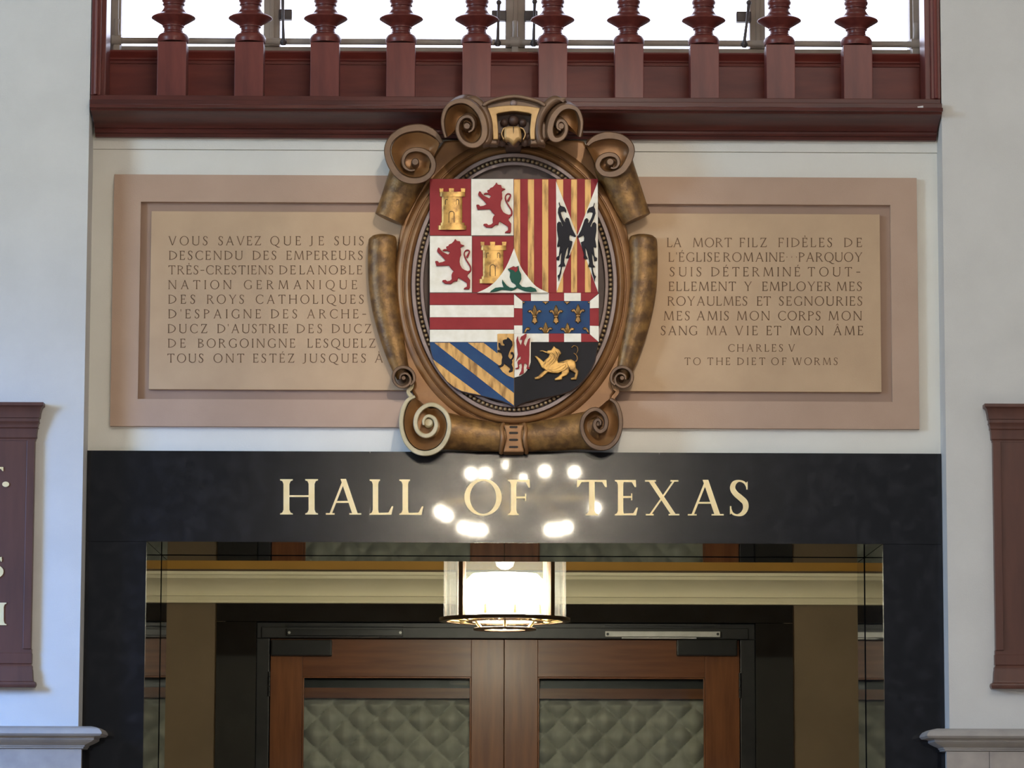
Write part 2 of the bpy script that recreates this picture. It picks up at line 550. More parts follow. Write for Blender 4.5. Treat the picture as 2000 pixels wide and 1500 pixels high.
# ------------------------------------------------------------------ lettering
def glyph(ch, T, t, s, h):
    """strokes of a Roman capital, cap height 1; returns polygons and width"""
    G = []
    acc = None
    if ch in 'ÈÉÂÀ':
        acc = {'È': '`', 'É': "'", 'Â': '^', 'À': '`'}[ch]
        ch = {'È': 'E', 'É': 'E', 'Â': 'A', 'À': 'A'}[ch]

    def st(x, y0=0.0, y1=1.0, w=T, bot=True, top=True, sl=1, sr=1):
        k = min(3.2 * h, 0.2)
        p = []
        if bot:
            p += [(x - s * sl, y0), (x + w + s * sr, y0), (x + w + s * sr, y0 + h * .7), (x + w + s * .35 * sr, y0 + h * 1.3), (x + w, y0 + k)]
        else:
            p += [(x, y0), (x + w, y0)]
        if top:
            p += [(x + w, y1 - k), (x + w + s * .35 * sr, y1 - h * 1.3), (x + w + s * sr, y1 - h * .7), (x + w + s * sr, y1), (x - s * sl, y1),
                  (x - s * sl, y1 - h * .7), (x - s * .35 * sl, y1 - h * 1.3), (x, y1 - k)]
        else:
            p += [(x + w, y1), (x, y1)]
        if bot:
            p += [(x, y0 + k), (x - s * .35 * sl, y0 + h * 1.3), (x - s * sl, y0 + h * .7)]
        G.append(p)

    def bar(x0, x1, y, w=t, tip=0):
        """tip>0: beak upward at x1, <0 downward; y is the edge away from the beak"""
        if tip == 0:
            G.append([(x0, y - w / 2), (x1, y - w / 2), (x1, y + w / 2), (x0, y + w / 2)])
        elif tip > 0:
            G.append([(x0, y), (x1 - .02, y), (x1 + .03, y + tip), (x1 - .01, y + tip), (x1 - .10, y + w * 1.15), (x0, y + w)])
        else:
            G.append([(x0, y), (x1, y), (x1 + .01, y + tip), (x1 - .03, y + tip), (x1 - .11, y - w * 1.15), (x0, y - w)])

    def dg(xa, ya, xb, yb, w):
        G.append([(xa, ya), (xa + w, ya), (xb + w, yb), (xb, yb)])

    def sf(x, y, w, up):
        y2 = y + (h if up else -h)
        G.append([(x - s, y), (x + w + s, y), (x + w + s, y2), (x - s, y2)])

    def el(cx, cy, rx, ry, a0, a1, TT=T, tt=t, n=26):
        o, i = [], []
        for k in range(n + 1):
            a = math.radians(a0 + (a1 - a0) * k / n)
            o.append((cx + rx * math.cos(a), cy + ry * math.sin(a)))
            i.append((cx + (rx - TT) * math.cos(a), cy + (ry - tt) * math.sin(a)))
        for k in range(n):
            G.append([o[k], o[k + 1], i[k + 1], i[k]])

    if ch == 'H':
        Wd = .80 + T; st(s); st(Wd - s - T); bar(s + T, Wd - s - T, .52)
    elif ch == 'I':
        Wd = T + 2 * s; st(s)
    elif ch == 'L':
        Wd = .56 + s; st(s, sr=.6); bar(s + T, Wd - .03, 0, t, .24)
    elif ch == 'E':
        Wd = .56 + s; st(s, sr=.4); bar(s + T, Wd - .03, 0, t, .22); bar(s + T, Wd - .06, 1, t, -.2); bar(s + T, Wd - .16, .52)
        G.append([(Wd - .19, .43), (Wd - .16, .43), (Wd - .16, .62), (Wd - .19, .62)])
    elif ch == 'F':
        Wd = .54 + s; st(s, sr=.8); bar(s + T, Wd - .02, 1, t, -.22); bar(s + T, Wd - .12, .50)
        G.append([(Wd - .15, .40), (Wd - .12, .40), (Wd - .12, .60), (Wd - .15, .60)])
    elif ch == 'T':
        Wd = .80; st(Wd / 2 - T / 2, top=False); bar(Wd / 2, Wd - .02, 1, t, -.2)
        G.append([(Wd / 2, 1), (.02, 1), (.01, .8), (.05, .8), (.13, 1 - t * 1.15), (Wd / 2, 1 - t)])
    elif ch == 'A':
        Wd = .90 + s; c = Wd / 2
        dg(s + .02, 0, c - t * .3, 1, t * 1.25); dg(Wd - s - T - .02, 0, c - T * .55, 1.01, T)
        sf(s + .02, 0, t * 1.2, True); sf(Wd - s - T - .02, 0, T, True); bar(s + .2, Wd - s - T - .1, .36)
    elif ch == 'V':
        Wd = .86 + s; c = Wd / 2
        dg(s, 1, c - T * .5, 0, T); dg(Wd - s - t, 1, c - t * .2, 0, t * 1.2)
        sf(s, 1, T, False); sf(Wd - s - t, 1, t, False)
    elif ch == 'W':
        Wd = 1.25 + s
        dg(s, 1, .34, 0, T); dg(.66, 1, .34 + T * .5, 0, t * 1.2); dg(.60, 1, .90, 0, T); dg(Wd - s - t, 1, .90 + T * .5, 0, t * 1.2)
        sf(s, 1, T, False); sf(.60, 1, T, False); sf(Wd - s - t, 1, t, False)
    elif ch == 'X':
        Wd = .84 + 2 * s
        dg(s, 1, Wd - s - T, 0, T); dg(s + .02, 0, Wd - s - t - .04, 1, t * 1.2)
        sf(s, 1, T, False); sf(Wd - s - T, 0, T, True); sf(s + .02, 0, t * 1.2, True); sf(Wd - s - t - .04, 1, t * 1.2, False)
    elif ch == 'Y':
        Wd = .80 + s; c = Wd / 2
        st(c - T / 2, 0, .5, top=False); dg(s, 1, c - T / 2, .47, T); dg(Wd - s - t, 1, c + T / 2 - t * 1.2, .47, t * 1.2)
        sf(s, 1, T, False); sf(Wd - s - t, 1, t, False)
    elif ch == 'Z':
        Wd = .72
        dg(.02, 0, Wd - T * 1.1 - .02, 1, T * 1.1); bar(.02, Wd - .02, 0, t, .2)
        G.append([(Wd - .02, 1), (.05, 1), (.04, .8), (.08, .8), (.14, 1 - t * 1.1), (Wd - .02, 1 - t)])
    elif ch == 'N':
        Wd = .80 + T
        st(s, w=t * 1.2, top=False); st(Wd - s - t * 1.2, w=t * 1.2, bot=False); dg(s - .02, 1, Wd - s - T * 1.1, 0, T * 1.1); sf(s - .02, 1, T, False)
    elif ch == 'M':
        Wd = 1.02 + T; c = Wd / 2
        dg(s, 0, s + .08, 1, t * 1.2); dg(s + .08, 1, c - T * .4, .05, T); dg(Wd - s - T - .09, 1, c - t * .2, .05, t * 1.2); dg(Wd - s - T, 0, Wd - s - T - .09, 1, T)
        sf(s, 0, t * 1.2, True); sf(Wd - s - T, 0, T, True)
    elif ch == 'O':
        Wd = 1.0; el(.5, .5, .5, .52, 0, 360, n=40)
    elif ch == 'Q':
        Wd = 1.0; el(.5, .5, .5, .52, 0, 360, n=40)
        G.append(stroke([(.46, .04), (.65, -.08), (.85, -.2), (1.08, -.22)], [t, T * .9, T * .8, t * .5]))
    elif ch == 'C':
        Wd = .82; el(.5, .5, .5, .52, 48, 312); G.append([(.80, .72), (.83, .72), (.84, .95), (.80, .90)]); G.append([(.80, .12), (.84, .06), (.83, .26), (.80, .24)])
    elif ch == 'G':
        Wd = .88; el(.5, .5, .5, .52, 48, 320); G.append([(.80, .72), (.83, .72), (.84, .95), (.80, .90)]); st(.86 - T, .08, .42, bot=False, sl=.8, sr=.6)
    elif ch == 'D':
        Wd = .84 + s; st(s, sr=0); el(s + T * .5, .5, Wd - s - T * .5, .5, -90, 90)
    elif ch == 'B':
        Wd = .60 + s; st(s, sr=0); el(s + T * .5, .755, Wd - s - T - .02, .245, -90, 90); el(s + T * .5, .27, Wd - s - T * .5, .27, -90, 90)
    elif ch in 'PR':
        Wd = .58 + s; st(s, sr=.7); el(s + T * .5, .74, Wd - s - T * .5, .26, -90, 90)
        if ch == 'R':
            Wd = .74 + s; dg(Wd - T - s * .5, 0, .30, .50, T); sf(Wd - T - s * .5, 0, T, True)
    elif ch == 'U':
        Wd = .80 + s; st(s, .3, 1, bot=False); st(Wd - s - t * 1.2, .3, 1, w=t * 1.2, bot=False)
        o = [(s, .31), (s + .03, .14), (Wd * .32, .01), (Wd * .5, -.02), (Wd * .7, .02), (Wd - s - .03, .14), (Wd - s, .31)]
        G.append(stroke([(s + T / 2, .32), (s + T * .6, .17), (Wd * .36, .04), (Wd * .55, .02), (Wd - s - .12, .09), (Wd - s - t * .6, .32)], [T, T, t * 1.6, t * 1.3, t * 1.3, t * 1.2]))
    elif ch == 'J':
        Wd = .40 + s; x = Wd - s - T; st(x, .22, 1, bot=False)
        G.append(stroke([(x + T / 2, .24), (x + T * .4, .08), (x - .08, -.05), (.04, -.07)], [T, T * .95, t * 1.2, t]))
    elif ch == 'S':
        Wd = .56
        G.append(stroke([(.49, .80), (.42, .93), (.27, .985), (.13, .92), (.085, .77), (.17, .62), (.31, .50), (.435, .37), (.45, .20), (.36, .06), (.21, .015), (.08, .07), (.03, .2)],
                        [t * .8, t * 1.1, t, T * .85, T, T * 1.05, T * 1.1, T * 1.1, T, T * .8, t, t * 1.1, t * .8]))
        G.append([(.47, .74), (.505, .74), (.505, .97), (.46, .93)]); G.append([(.012, .03), (.055, .07), (.05, .27), (.012, .27)])
    elif ch == '-':
        Wd = .42; bar(0, .42, .45, t * 1.4)
    elif ch == "'":
        Wd = .12; G.append([(.02, 1), (.11, 1), (.08, .74), (.05, .74)])
    elif ch == '·':
        Wd = .10; G.append([(.05 + .05 * math.cos(a), .5 + .05 * math.sin(a)) for a in (k * math.pi / 4 for k in range(8))])
    elif ch == '.':
        Wd = .16; G.append([(.08 + .085 * math.cos(a), .085 + .085 * math.sin(a)) for a in (k * math.pi / 6 for k in range(12))])
    else:
        raise ValueError(ch)
    if acc:
        c = Wd / 2 - .03
        if acc == "'": G.append([(c - .02, 1.06), (c + .03, 1.06), (c + .17, 1.24), (c + .09, 1.26)])
        if acc == '`': G.append([(c - .03, 1.26), (c + .02, 1.06), (c + .07, 1.06), (c + .06, 1.26)][::1])
        if acc == '^':
            G.append([(c - .14, 1.06), (c - .09, 1.06), (c + .05, 1.2), (c + .03, 1.26)]); G.append([(c + .03, 1.26), (c + .01, 1.2), (c + .15, 1.06), (c + .2, 1.06)])
    return G, Wd


def put_glyph(mb, polys, u0, vbase, sx, sy, Yf, Yb):
    for k, p in enumerate(polys):
        q = [(u0 + x * sx, vbase - y * sy) for x, y in p]
        mb.poly(q, Yf - 0.00002 * (k % 5), Yb)


def word(mb, txt, u0, u1, vbase, cap, Yf, Yb, T=.105, t=.06, s=.05, h=.035):
    gs = [glyph(c, T, t, s, h) for c in txt]
    tot = sum(w for _, w in gs) * cap
    gap = (u1 - u0 - tot) / max(len(gs) - 1, 1)
    sx = cap
    if gap < cap * 0.06:
        sx = cap * (u1 - u0 - cap * .06 * (len(gs) - 1)) / tot
        gap = cap * .06
    u = u0
    for g, w in gs:
        put_glyph(mb, g, u, vbase, sx, cap, Yf, Yb)
        u += w * sx + gap


HALL = [('H', 547, 621, 'first letter of HALL'), ('A', 635, 707, 'in HALL'), ('L', 722, 768, 'nearer the A of HALL'), ('L', 780, 827, 'last in HALL'),
        ('O', 907, 980, 'of OF'), ('F', 992, 1036, 'of OF'), ('T', 1126, 1186, 'first letter of TEXAS'), ('E', 1201, 1246, 'in TEXAS'),
        ('X', 1260, 1327, 'in TEXAS'), ('A', 1342, 1415, 'in TEXAS'), ('S', 1425, 1464, 'last letter of TEXAS')]
for ch, u0, u1, where in HALL:
    g, w = glyph(ch, .148, .052, .085, .042)
    vb = 1006.0 + (u0 - 1004) * .0025
    mb = MB()
    c = P((u0 + u1) / 2, vb, YM)
    put_glyph(mb, g, u0, vb, (u1 - u0) / w, 69.0, YM - 0.004, YM)
    o = mb.build('sign_letter', M['letter'], origin=c)
    tag(o, f'gilded capital {ch}, {where}, on the black marble lintel', 'letter', 'gilded letters of the doorway sign')

# ------------------------------------------------------------------ inscription tablet
tab = empty('inscription_tablet', 'long tan stone tablet with carved French text and pinkish frame behind the coat of arms', 'tablet', (0, 0, 0))
yfr, ysl = -0.019, -0.0165
X = lambda u, Y=0.0, v=590: P(u, v, Y).x
Z = lambda v, Y=0.0: P(1004, v, Y).z
ox0, ox1, oz0, oz1 = X(219, yfr), X(1793, yfr), Z(835, yfr), Z(344, yfr)
ix0, ix1, iz0, iz1 = X(272, yfr), X(1741, yfr), Z(782, yfr), Z(397, yfr)
mb = MB()
mb.box(ox0, ox1, yfr, 0, iz1, oz1).box(ox0, ox1, yfr, 0, oz0, iz0).box(ox0, ix0, yfr, 0, iz0, iz1).box(ix1, ox1, yfr, 0, iz0, iz1)
mb.build('frame', M['pink'], tab)
MB().box(ix0, ix1, -0.002, 0, iz0, iz1).build('backing', M['pink_shade'], tab)
MB().box(X(293, ysl), X(1720, ysl), ysl, -0.002, Z(763, ysl), Z(415.5, ysl)).build('slab', M['slab'], tab, bevel=0.0012)
k, a0, b0 = .4066, 160, 250
LEFT = [
    (563, 'VOUS 415 605 SAVEZ 655 860 QUE 905 1052 JE 1090 1163 SUIS 1212 1355'),
    (633, 'DESCENDU 418 772 DES 820 935 EMPEREURS 982 1350'),
    (703, 'TRÈS-CRESTIENS 415 920 DE 948 1027 LA 1045 1118 NOBLE 1135 1347'),
    (774, 'NATION 415 718 GERMANIQUE 778 1322'),
    (844, 'DES 415 545 ROYS 600 780 CATHOLIQUES 835 1355'),
    (914, "D'ESPAIGNE 415 860 DES 908 1035 ARCHE- 1080 1365"),
    (985, "DUCZ 412 602 D'AUSTRIE 650 990 DES 1032 1155 DUCZ 1200 1390"),
    (1055, 'DE 413 498 BORGOINGNE 557 1025 LESQUELZ 1083 1410'),
    (1127, 'TOUS 410 585 ONT 632 780 ESTÉZ 822 1020 JUSQUES 1058 1365 À 1405 1448')]
RIGHT = [
    (225, 77, 'LA 140 263 MORT 357 683 FILZ 748 975 FIDÈLES 1072 1525 DE 1622 1773'),
    (347, 77, "L'ÉGLISE 153 582 ROMAINE 612 1125 ··· 1140 1228 PARQUOY 1242 1775"),
    (470, 77, 'SUIS 163 430 DÉTERMINÉ 510 1255 TOUT- 1318 1757'),
    (592, 77, 'ELLEMENT 155 718 Y 785 862 EMPLOYER 937 1517 MES 1560 1773'),
    (715, 77, 'ROYAULMES 145 815 ET 892 1010 SEGNOURIES 1077 1777'),
    (838, 77, 'MES 113 333 AMIS 387 660 MON 725 1000 CORPS 1070 1428 MON 1492 1770'),
    (962, 77, 'SANG 88 393 MA 470 645 VIE 708 900 ET 972 1097 MON 1170 1450 ÂME 1530 1783'),
    (1100, 62, 'CHARLES 653 1112 V 1155 1218'),
    (1212, 62, 'TO 287 422 THE 478 670 DIET 728 962 OF 1013 1140 WORMS 1187 1570')]


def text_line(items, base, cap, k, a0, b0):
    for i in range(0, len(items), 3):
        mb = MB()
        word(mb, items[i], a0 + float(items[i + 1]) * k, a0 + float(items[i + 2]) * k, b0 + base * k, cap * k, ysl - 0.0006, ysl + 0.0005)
        mb.build('inscription_word', M['incised_shade'], tab, smooth=0)


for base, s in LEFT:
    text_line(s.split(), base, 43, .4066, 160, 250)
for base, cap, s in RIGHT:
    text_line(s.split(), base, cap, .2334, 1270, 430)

# ------------------------------------------------------------------ coat of arms
AX = 1004.0
car = empty('coat_of_arms', 'large carved and gilded coat of arms with painted shield in an oval scrolled frame', 'coat of arms', (0, 0, 0))
YPL = -0.055        # front of the back plate


def sym(half, ax=1003.5):
    """left half outline, top to bottom -> closed outline"""
    return half + [(2 * ax - u, v) for u, v in reversed(half)]


half = crom([(1003, 274), (930, 273), (874, 274), (862, 283), (846, 306), (838, 336), (812, 368), (794, 410), (782, 450), (776, 500),
             (773, 560), (776, 630), (788, 700), (803, 735), (809, 752), (805, 764), (812, 778), (800, 792), (796, 815), (812, 850), (850, 864), (930, 862), (1003, 862)], 4)
relief('back_plate', [sym(half)], -0.0195, 0.0365, 0.008, M['antique2'], car, 3)


def oval_ring(name, prof, mt, a=200.0, b=256.0, cx=1004.5, cy=556.0, n=128, closed=True):
    """prof: (outward offset in px, depth Y); swept round the oval"""
    rings = []
    for kk in range(n):
        w = 2 * math.pi * kk / n
        ring = []
        for d, Y in prof:
            ring.append(P(cx + (a + d) * math.cos(w), cy + (b + d) * math.sin(w), Y))
        rings.append(ring)
    mb = MB()
    m = len(prof)
    v = [p for r in rings for p in r]
    f = []
    for i in range(n):
        for j in range(m if closed else m - 1):
            j2 = (j + 1) % m
            i2 = (i + 1) % n
            f.append((i * m + j, i * m + j2, i2 * m + j2, i2 * m + j))
    mb.add(v, f)
    return mb.build(name, mt, car, smooth=45)


oval_ring('oval_moulding', [(34, -0.050), (30, -0.060), (24, -0.066), (19, -0.067), (17.5, -0.062), (16.5, -0.062), (15.5, -0.070), (12, -0.078), (8, -0.080), (4, -0.076), (1, -0.068), (0, -0.060), (0, -0.048)], M['antique2'])
oval_ring('outer_fillet', [(1, -0.050), (1, -0.082), (0, -0.085), (-6, -0.085), (-7, -0.082), (-7, -0.050)], M['lilac'])
oval_ring('bead_channel', [(-6.5, -0.050), (-6.5, -0.064), (-17, -0.064), (-17, -0.050)], M['umber'])
oval_ring('inner_fillet', [(-16, -0.050), (-16, -0.078), (-17, -0.080), (-22, -0.080), (-23.5, -0.072), (-24, -0.050)], M['lilac'])
mb = MB()
q = [P(1004.5 + 178 * math.cos(2 * math.pi * i / 96), 556 + 234 * math.sin(2 * math.pi * i / 96), -0.060) for i in range(96)]
mb.prism(q, (0, 0.012, 0)).build('oval_field', M['umber'], car)
mb = MB()
NB = 148
for i in range(NB):
    w0 = 2 * math.pi * i / NB
    # equal arc spacing on the ellipse (first-order)
    w = w0 + 0.0605 * math.sin(2 * w0) * -1.0
    c = P(1004.5 + 188.3 * math.cos(w), 556 + 244.3 * math.sin(w), -0.0765)
    mb.ball(c, 0.0059, 8, 5, (1, 1.1, 1))
mb.build('bead_row', M['bead'], car, smooth=60)


def ribbon(mb, outer, th, Yf, Yb, shift=(0, 0), n=6, ch=0.004):
    """spiral band: outer edge measured on the photo, band width th px (list or number), front at Yf, back at Yb"""
    T_ = th if isinstance(th, (list, tuple)) else [th] * len(outer)
    q = crom([(p[0], p[1], w) for p, w in zip(outer, T_)], n)
    ar = 0
    for i in range(len(q) - 1):
        ar += q[i][0] * q[i + 1][1] - q[i + 1][0] * q[i][1]
    sg = 1 if ar > 0 else -1
    rings = []
    for i in range(len(q)):
        a, b = q[max(i - 1, 0)], q[min(i + 1, len(q) - 1)]
        dx, dy = b[0] - a[0], b[1] - a[1]
        l = math.hypot(dx, dy) or 1
        nx, ny = -dy / l * sg, dx / l * sg
        u, v, w = q[i]
        e = min(1.6, w * .2)
        o = lambda d: (u + nx * d, v + ny * d)
        sh = lambda p: (p[0] + shift[0], p[1] + shift[1])
        rings.append([P(*sh(o(0)), Yb), P(*o(0), Yf + ch), P(*o(e), Yf), P(*o(w - e), Yf), P(*o(w), Yf + ch), P(*sh(o(w)), Yb)])
    mb.loft(rings)
    return mb


def eye(mb, u, v, r, Yf, Yb):
    c = P(u, v, Yf)
    s_ = px(Yf) * r
    mb.lathe((c.x, 0, c.z), [(s_, Yb), (s_, Yf + 0.004), (s_ * .75, Yf), ], 20, 'Y')
    return mb


def tube_px(mb, path, Yc, ky=1.0, n=20, sub=6):
    q = crom(path, sub)
    mb.tube([P(u, v, Yc) for u, v, r in q], [r * px(Yc) for u, v, r in q], n, ky)
    return mb


def bowl(outline, cu, cv, Yrim, Yin, Yb, n=3):
    """hollow of a scroll: rim follows the spiral, floor sinks towards the eye"""
    q = crom(outline, n, True)
    mb = MB()
    rings = [[P(u, v, Yb) for u, v in q]]
    for k_ in (0.97, .85, .7, .55, .4, .25, .1):
        t_ = (1 - k_) / .9
        Y = Yrim + (Yin - Yrim) * math.sin(min(t_ * 1.6, 1) * math.pi / 2)
        rings.append([P(cu + (u - cu) * k_, cv + (v - cv) * k_, Y) for u, v in q])
    return mb.loft(rings)


# upper scrolls with their hanging sleeves
UL = [(859, 281), (848, 268), (830, 259), (811, 257), (788, 262), (770, 275), (763, 293), (768, 314), (779, 333), (792, 343), (808, 347), (826, 344),
      (838, 333), (841, 319), (833, 304), (816, 297), (800, 300), (792, 310), (792, 322), (800, 330), (810, 330)]
ULT = [8, 12, 15, 15, 14, 13, 13, 14, 14, 14, 13, 12, 11.5, 11, 10.5, 10, 9, 8, 7, 5, 4]
for side in (0, 1):
    mk = (lambda p: p) if side == 0 else (lambda p: mirror(p, 1001.5))
    mkp = (lambda u: u) if side == 0 else (lambda u: 2003 - u)
    lab = None
    r = ribbon(MB(), mk(UL), ULT, -0.172, -0.142).build('upper_scroll', M['bronze'], car, smooth=35)
    e = eye(MB(), mkp(811), 316, 8, -0.166, -0.11).build('scroll_eye', M['bronze'], r)
    # concave floor of the scroll
    bowl(mk(UL)[:14], mkp(811), 314, -0.165, -0.130, -0.072).build('scroll_hollow', M['antique2'], r, smooth=50)
    sl = [(mkp(u), v, rr) for u, v, rr in [(806, 318, 40), (800, 335, 39), (788, 362, 36), (774, 395, 32.5), (759, 428, 29)]]
    s_ = tube_px(MB(), sl, -0.066, 0.76).build('scroll_sleeve', M['antique'], car)
    # hollow lower end of the sleeve
    # long side rolls
    rl = [(mkp(u), v, rr) for u, v, rr in [(748, 458, 12), (748, 461, 22), (748, 467, 27), (747, 480, 28.5), (746, 520, 28), (748, 560, 28), (753, 600, 27), (761, 640, 25), (771, 680, 22), (781, 715, 17.5), (788, 738, 13)]]
    tube_px(MB(), rl, -0.052, 0.75).build('side_roll', M['antique'], car, smooth=70)
    SV = [(800, 750), (806, 742), (804, 730), (795, 722), (783, 721), (774, 728), (772, 739), (777, 749), (787, 753), (797, 748), (799, 739), (793, 732), (785, 734), (783, 741)]
    SVT = [5, 6, 6.5, 7, 7, 7, 7, 6.5, 6, 5.5, 5, 5, 5, 4]
    r = ribbon(MB(), mk(SV), SVT, -0.092, -0.03).build('small_scroll', M['bronze'], car, smooth=35)
    eye(MB(), mkp(788), 738, 5, -0.086, -0.03).build('scroll_eye', M['bronze'], r)
    # edge strap that joins small scroll and lower scroll
    st_ = [(mkp(u), v) for u, v in [(806, 742), (804, 756), (797, 765), (806, 778), (801, 788)]]
    MB().poly(stroke(st_, [6, 7, 7, 7, 7]), -0.070, -0.02).build('edge_strap', M['cream_edge'] if side == 0 else M['antique2'], car)
    # lower scrolls
    LL = [(812, 777), (799, 785), (791, 803), (788, 825), (791, 846), (800, 865), (816, 878), (837, 880), (856, 871), (869, 852), (873, 830), (867, 810), (852, 797), (836, 796),
          (821, 808), (816, 825), (820, 840), (831, 847), (842, 843), (848, 831), (845, 820), (836, 816), (830, 822), (830, 830)]
    LT = [5, 7, 8, 8, 8, 8.5, 9, 9.5, 9, 8.5, 8, 8, 8, 8, 8, 8, 8, 8, 8, 7.5, 7, 6, 5, 4]
    ll = LL if side == 0 else mirror(LL, 1002.5)
    mq = (lambda u: u) if side == 0 else (lambda u: 2005 - u)
    r = ribbon(MB(), ll, [x * 1.12 for x in LT], -0.150, -0.030).build('lower_scroll', M['cream_edge'] if side == 0 else M['bronze'], car, smooth=35)
    if side == 0:
        r['label'] = 'lower left scroll with paler cream edge'
    eye(MB(), mq(837), 825, 9, -0.141, -0.05).build('scroll_eye', M['cream_edge'] if side == 0 else M['bronze'], r)
    bowl(ll[:14], mq(836), 826, -0.142, -0.105, -0.030).build('scroll_hollow', M['antique2'], r, smooth=50)
    sl = [(mq(u), v, rr) for u, v, rr in [(838, 840, 41), (870, 842, 37), (900, 846, 34), (940, 851, 31), (975, 854, 28.5), (990, 855, 28)]]
    tube_px(MB(), sl, -0.068, 0.76).build('lower_roll', M['antique'], car)
    # crest scrolls
    CV = [(873, 268), (869, 250), (869, 232), (876, 213), (890, 204), (906, 203), (921, 211), (934, 228), (940, 250), (938, 267), (929, 277), (917, 278), (905, 271), (898, 257), (899, 242), (906, 233), (916, 232), (922, 240), (921, 251), (914, 256)]
    CT = [4, 5, 6, 7, 8, 9, 9.5, 10, 10, 10, 9, 8, 7, 6.5, 6, 6, 6, 5, 4, 3]
    cv = CV if side == 0 else mirror(CV, 1004)
    mc = (lambda u: u) if side == 0 else (lambda u: 2008 - u)
    sgn = 1 if side == 0 else -1
    r = ribbon(MB(), cv, [x * 1.3 for x in CT], -0.262, -0.176, (sgn * 9, -7)).build('crest_scroll', M['bronze'], car, smooth=35)
    eye(MB(), mc(912), 246, 7.5, -0.256, -0.18).build('scroll_eye', M['bronze'], r)
    # raised band round the scroll drum
    q = [(mc(u), v) for u, v in [(900, 198), (914, 187), (930, 186), (944, 195), (955, 212), (962, 232), (964, 255), (960, 276), (950, 281), (942, 280), (948, 262), (947, 240), (940, 222), (928, 207), (914, 199)]]
    relief('scroll_band', [crom(q, 3, True)], -0.174, 0.066, 0.012, M['bronze'], r, 4, 70)
    bowl(cv[:15], mc(912), 246, -0.252, -0.205, -0.178).build('scroll_hollow', M['antique2'], r, smooth=50)

# crest arch between the scrolls
arch = crom([(930, 262), (946, 234), (944, 206), (957, 197), (1004, 188), (1051, 197), (1064, 206), (1062, 234), (1078, 262)], 5)
hole = [(1036, 274), (1035, 250), (1037, 222), (1004, 218), (971, 222), (973, 250), (972, 274)]
ar = relief('crest_arch', [arch + [(1050, 282), (1036, 282)] + hole + [(972, 282), (958, 282)]], -0.174, 0.050, 0.004, M['bronze'], car, 2)
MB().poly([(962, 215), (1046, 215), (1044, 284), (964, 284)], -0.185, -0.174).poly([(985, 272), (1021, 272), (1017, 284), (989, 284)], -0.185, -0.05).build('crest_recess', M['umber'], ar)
band = crom([(951, 211), (976, 207), (1004, 205.5), (1030, 207), (1055, 211)], 4) + crom([(1053, 218), (1048, 236), (1045, 254), (1045, 272)], 3) + crom([(1036, 272), (1035, 252), (1038, 223)], 3) + crom([(1034, 221), (1004, 217), (973, 221)], 4) + crom([(970, 223), (973, 252), (973, 272)], 3) + crom([(963, 272), (962, 254), (958, 236), (953, 218)], 3)
relief('crest_bracket', [band], -0.222, 0.012, 0.002, M['pale_gold'], ar, 2)
cap = [(942, 203), (960, 193), (1004, 184), (1048, 193), (1066, 203), (1062, 208), (1046, 199), (1004, 191), (962, 199), (946, 208)]
relief('crest_cap', [crom(cap, 3, True)], -0.174, 0.070, 0.003, M['bronze'], ar, 2)
c = P(1003, 202, -0.226)
MB().ball(c, 0.0105, 16, 8, (1, .8, 1)).build('crest_knob', M['lilac'], ar, smooth=80)
# palmette hanging in the crest opening
pal = relief('palmette', [crom([(986, 249), (994, 246), (1003, 246), (1012, 246), (1017, 252), (1019, 270), (1012, 273), (1003, 281), (994, 274), (985, 271), (984, 258)], 4, True)], -0.18, 0.055, 0.008, M['pale_gold'], car, 3)
mb = MB()
for u, v, rr in [(1003, 275, 14), (970, 277, 8), (981, 279, 7.5), (1036, 277, 8), (1025, 279, 7.5), (1003, 236, 11), (985, 240, 8), (1021, 240, 8), (975, 268, 8), (1032, 268, 8)]:
    mb.ball(P(u, v, -0.190), rr * px(), 14, 8, (1, 1.5, 1))
mb.build('palmette_leaves', M['umber'], pal, smooth=80)
relief('palmette_vein', [[(1002, 246), (1004, 246), (1003.6, 258), (1003, 262), (1002.4, 258)]], -0.232, 0.004, 0.0006, M['line'], pal)
for q in ([(984, 272), (980, 262), (983, 252), (988, 249)], [(1022, 272), (1026, 262), (1022, 252), (1016, 249)]):
    relief('palmette_rim', [stroke(q, [2, 2.2, 2.2, 2])], -0.18, 0.05, 0.0008, M['pale_gold'], pal)

# clasp between the lower rolls
cl = MB()
q = [(1003, 828), (1003, 834), (1003, 846), (1003, 860), (1003, 874), (1003, 882)]
cpx = P(1003, 855, -0.05)
prof = []
cl.prism([P(u, v, -0.103) for u, v in [(984, 830), (1023, 830), (1020, 842), (1019, 856), (1021, 870), (1024, 883), (983, 883), (986, 870), (988, 856), (987, 842)]], (0, 0.08, 0))
clo = cl.build('clasp', M['antique2'], car, bevel=0.004)
for u in (980, 1027):
    MB().tube([P(u + (3 if u < 1000 else -3), 829, -0.08), P(u, 838, -0.1), P(u + (2 if u < 1000 else -2), 856, -0.108), P(u, 872, -0.1), P(u - (1 if u < 1000 else -1), 884, -0.07)], 4.5 * px(), 10).build('clasp_rib', M['antique2'], clo)
for v in (834, 845.5, 859, 873):
    w = 9 if v > 840 else 8
    relief('clasp_slot', [[(1003 + (w - 2.2) * sx + 2.2 * math.cos(a) * 1, v + 2.2 * math.sin(a)) for sx, a in
                          [(1, math.radians(x)) for x in range(-90, 91, 30)] + [(-1, math.radians(x)) for x in range(90, 271, 30)]]], -0.103, 0.0012, 0.0003, M['line'], clo)

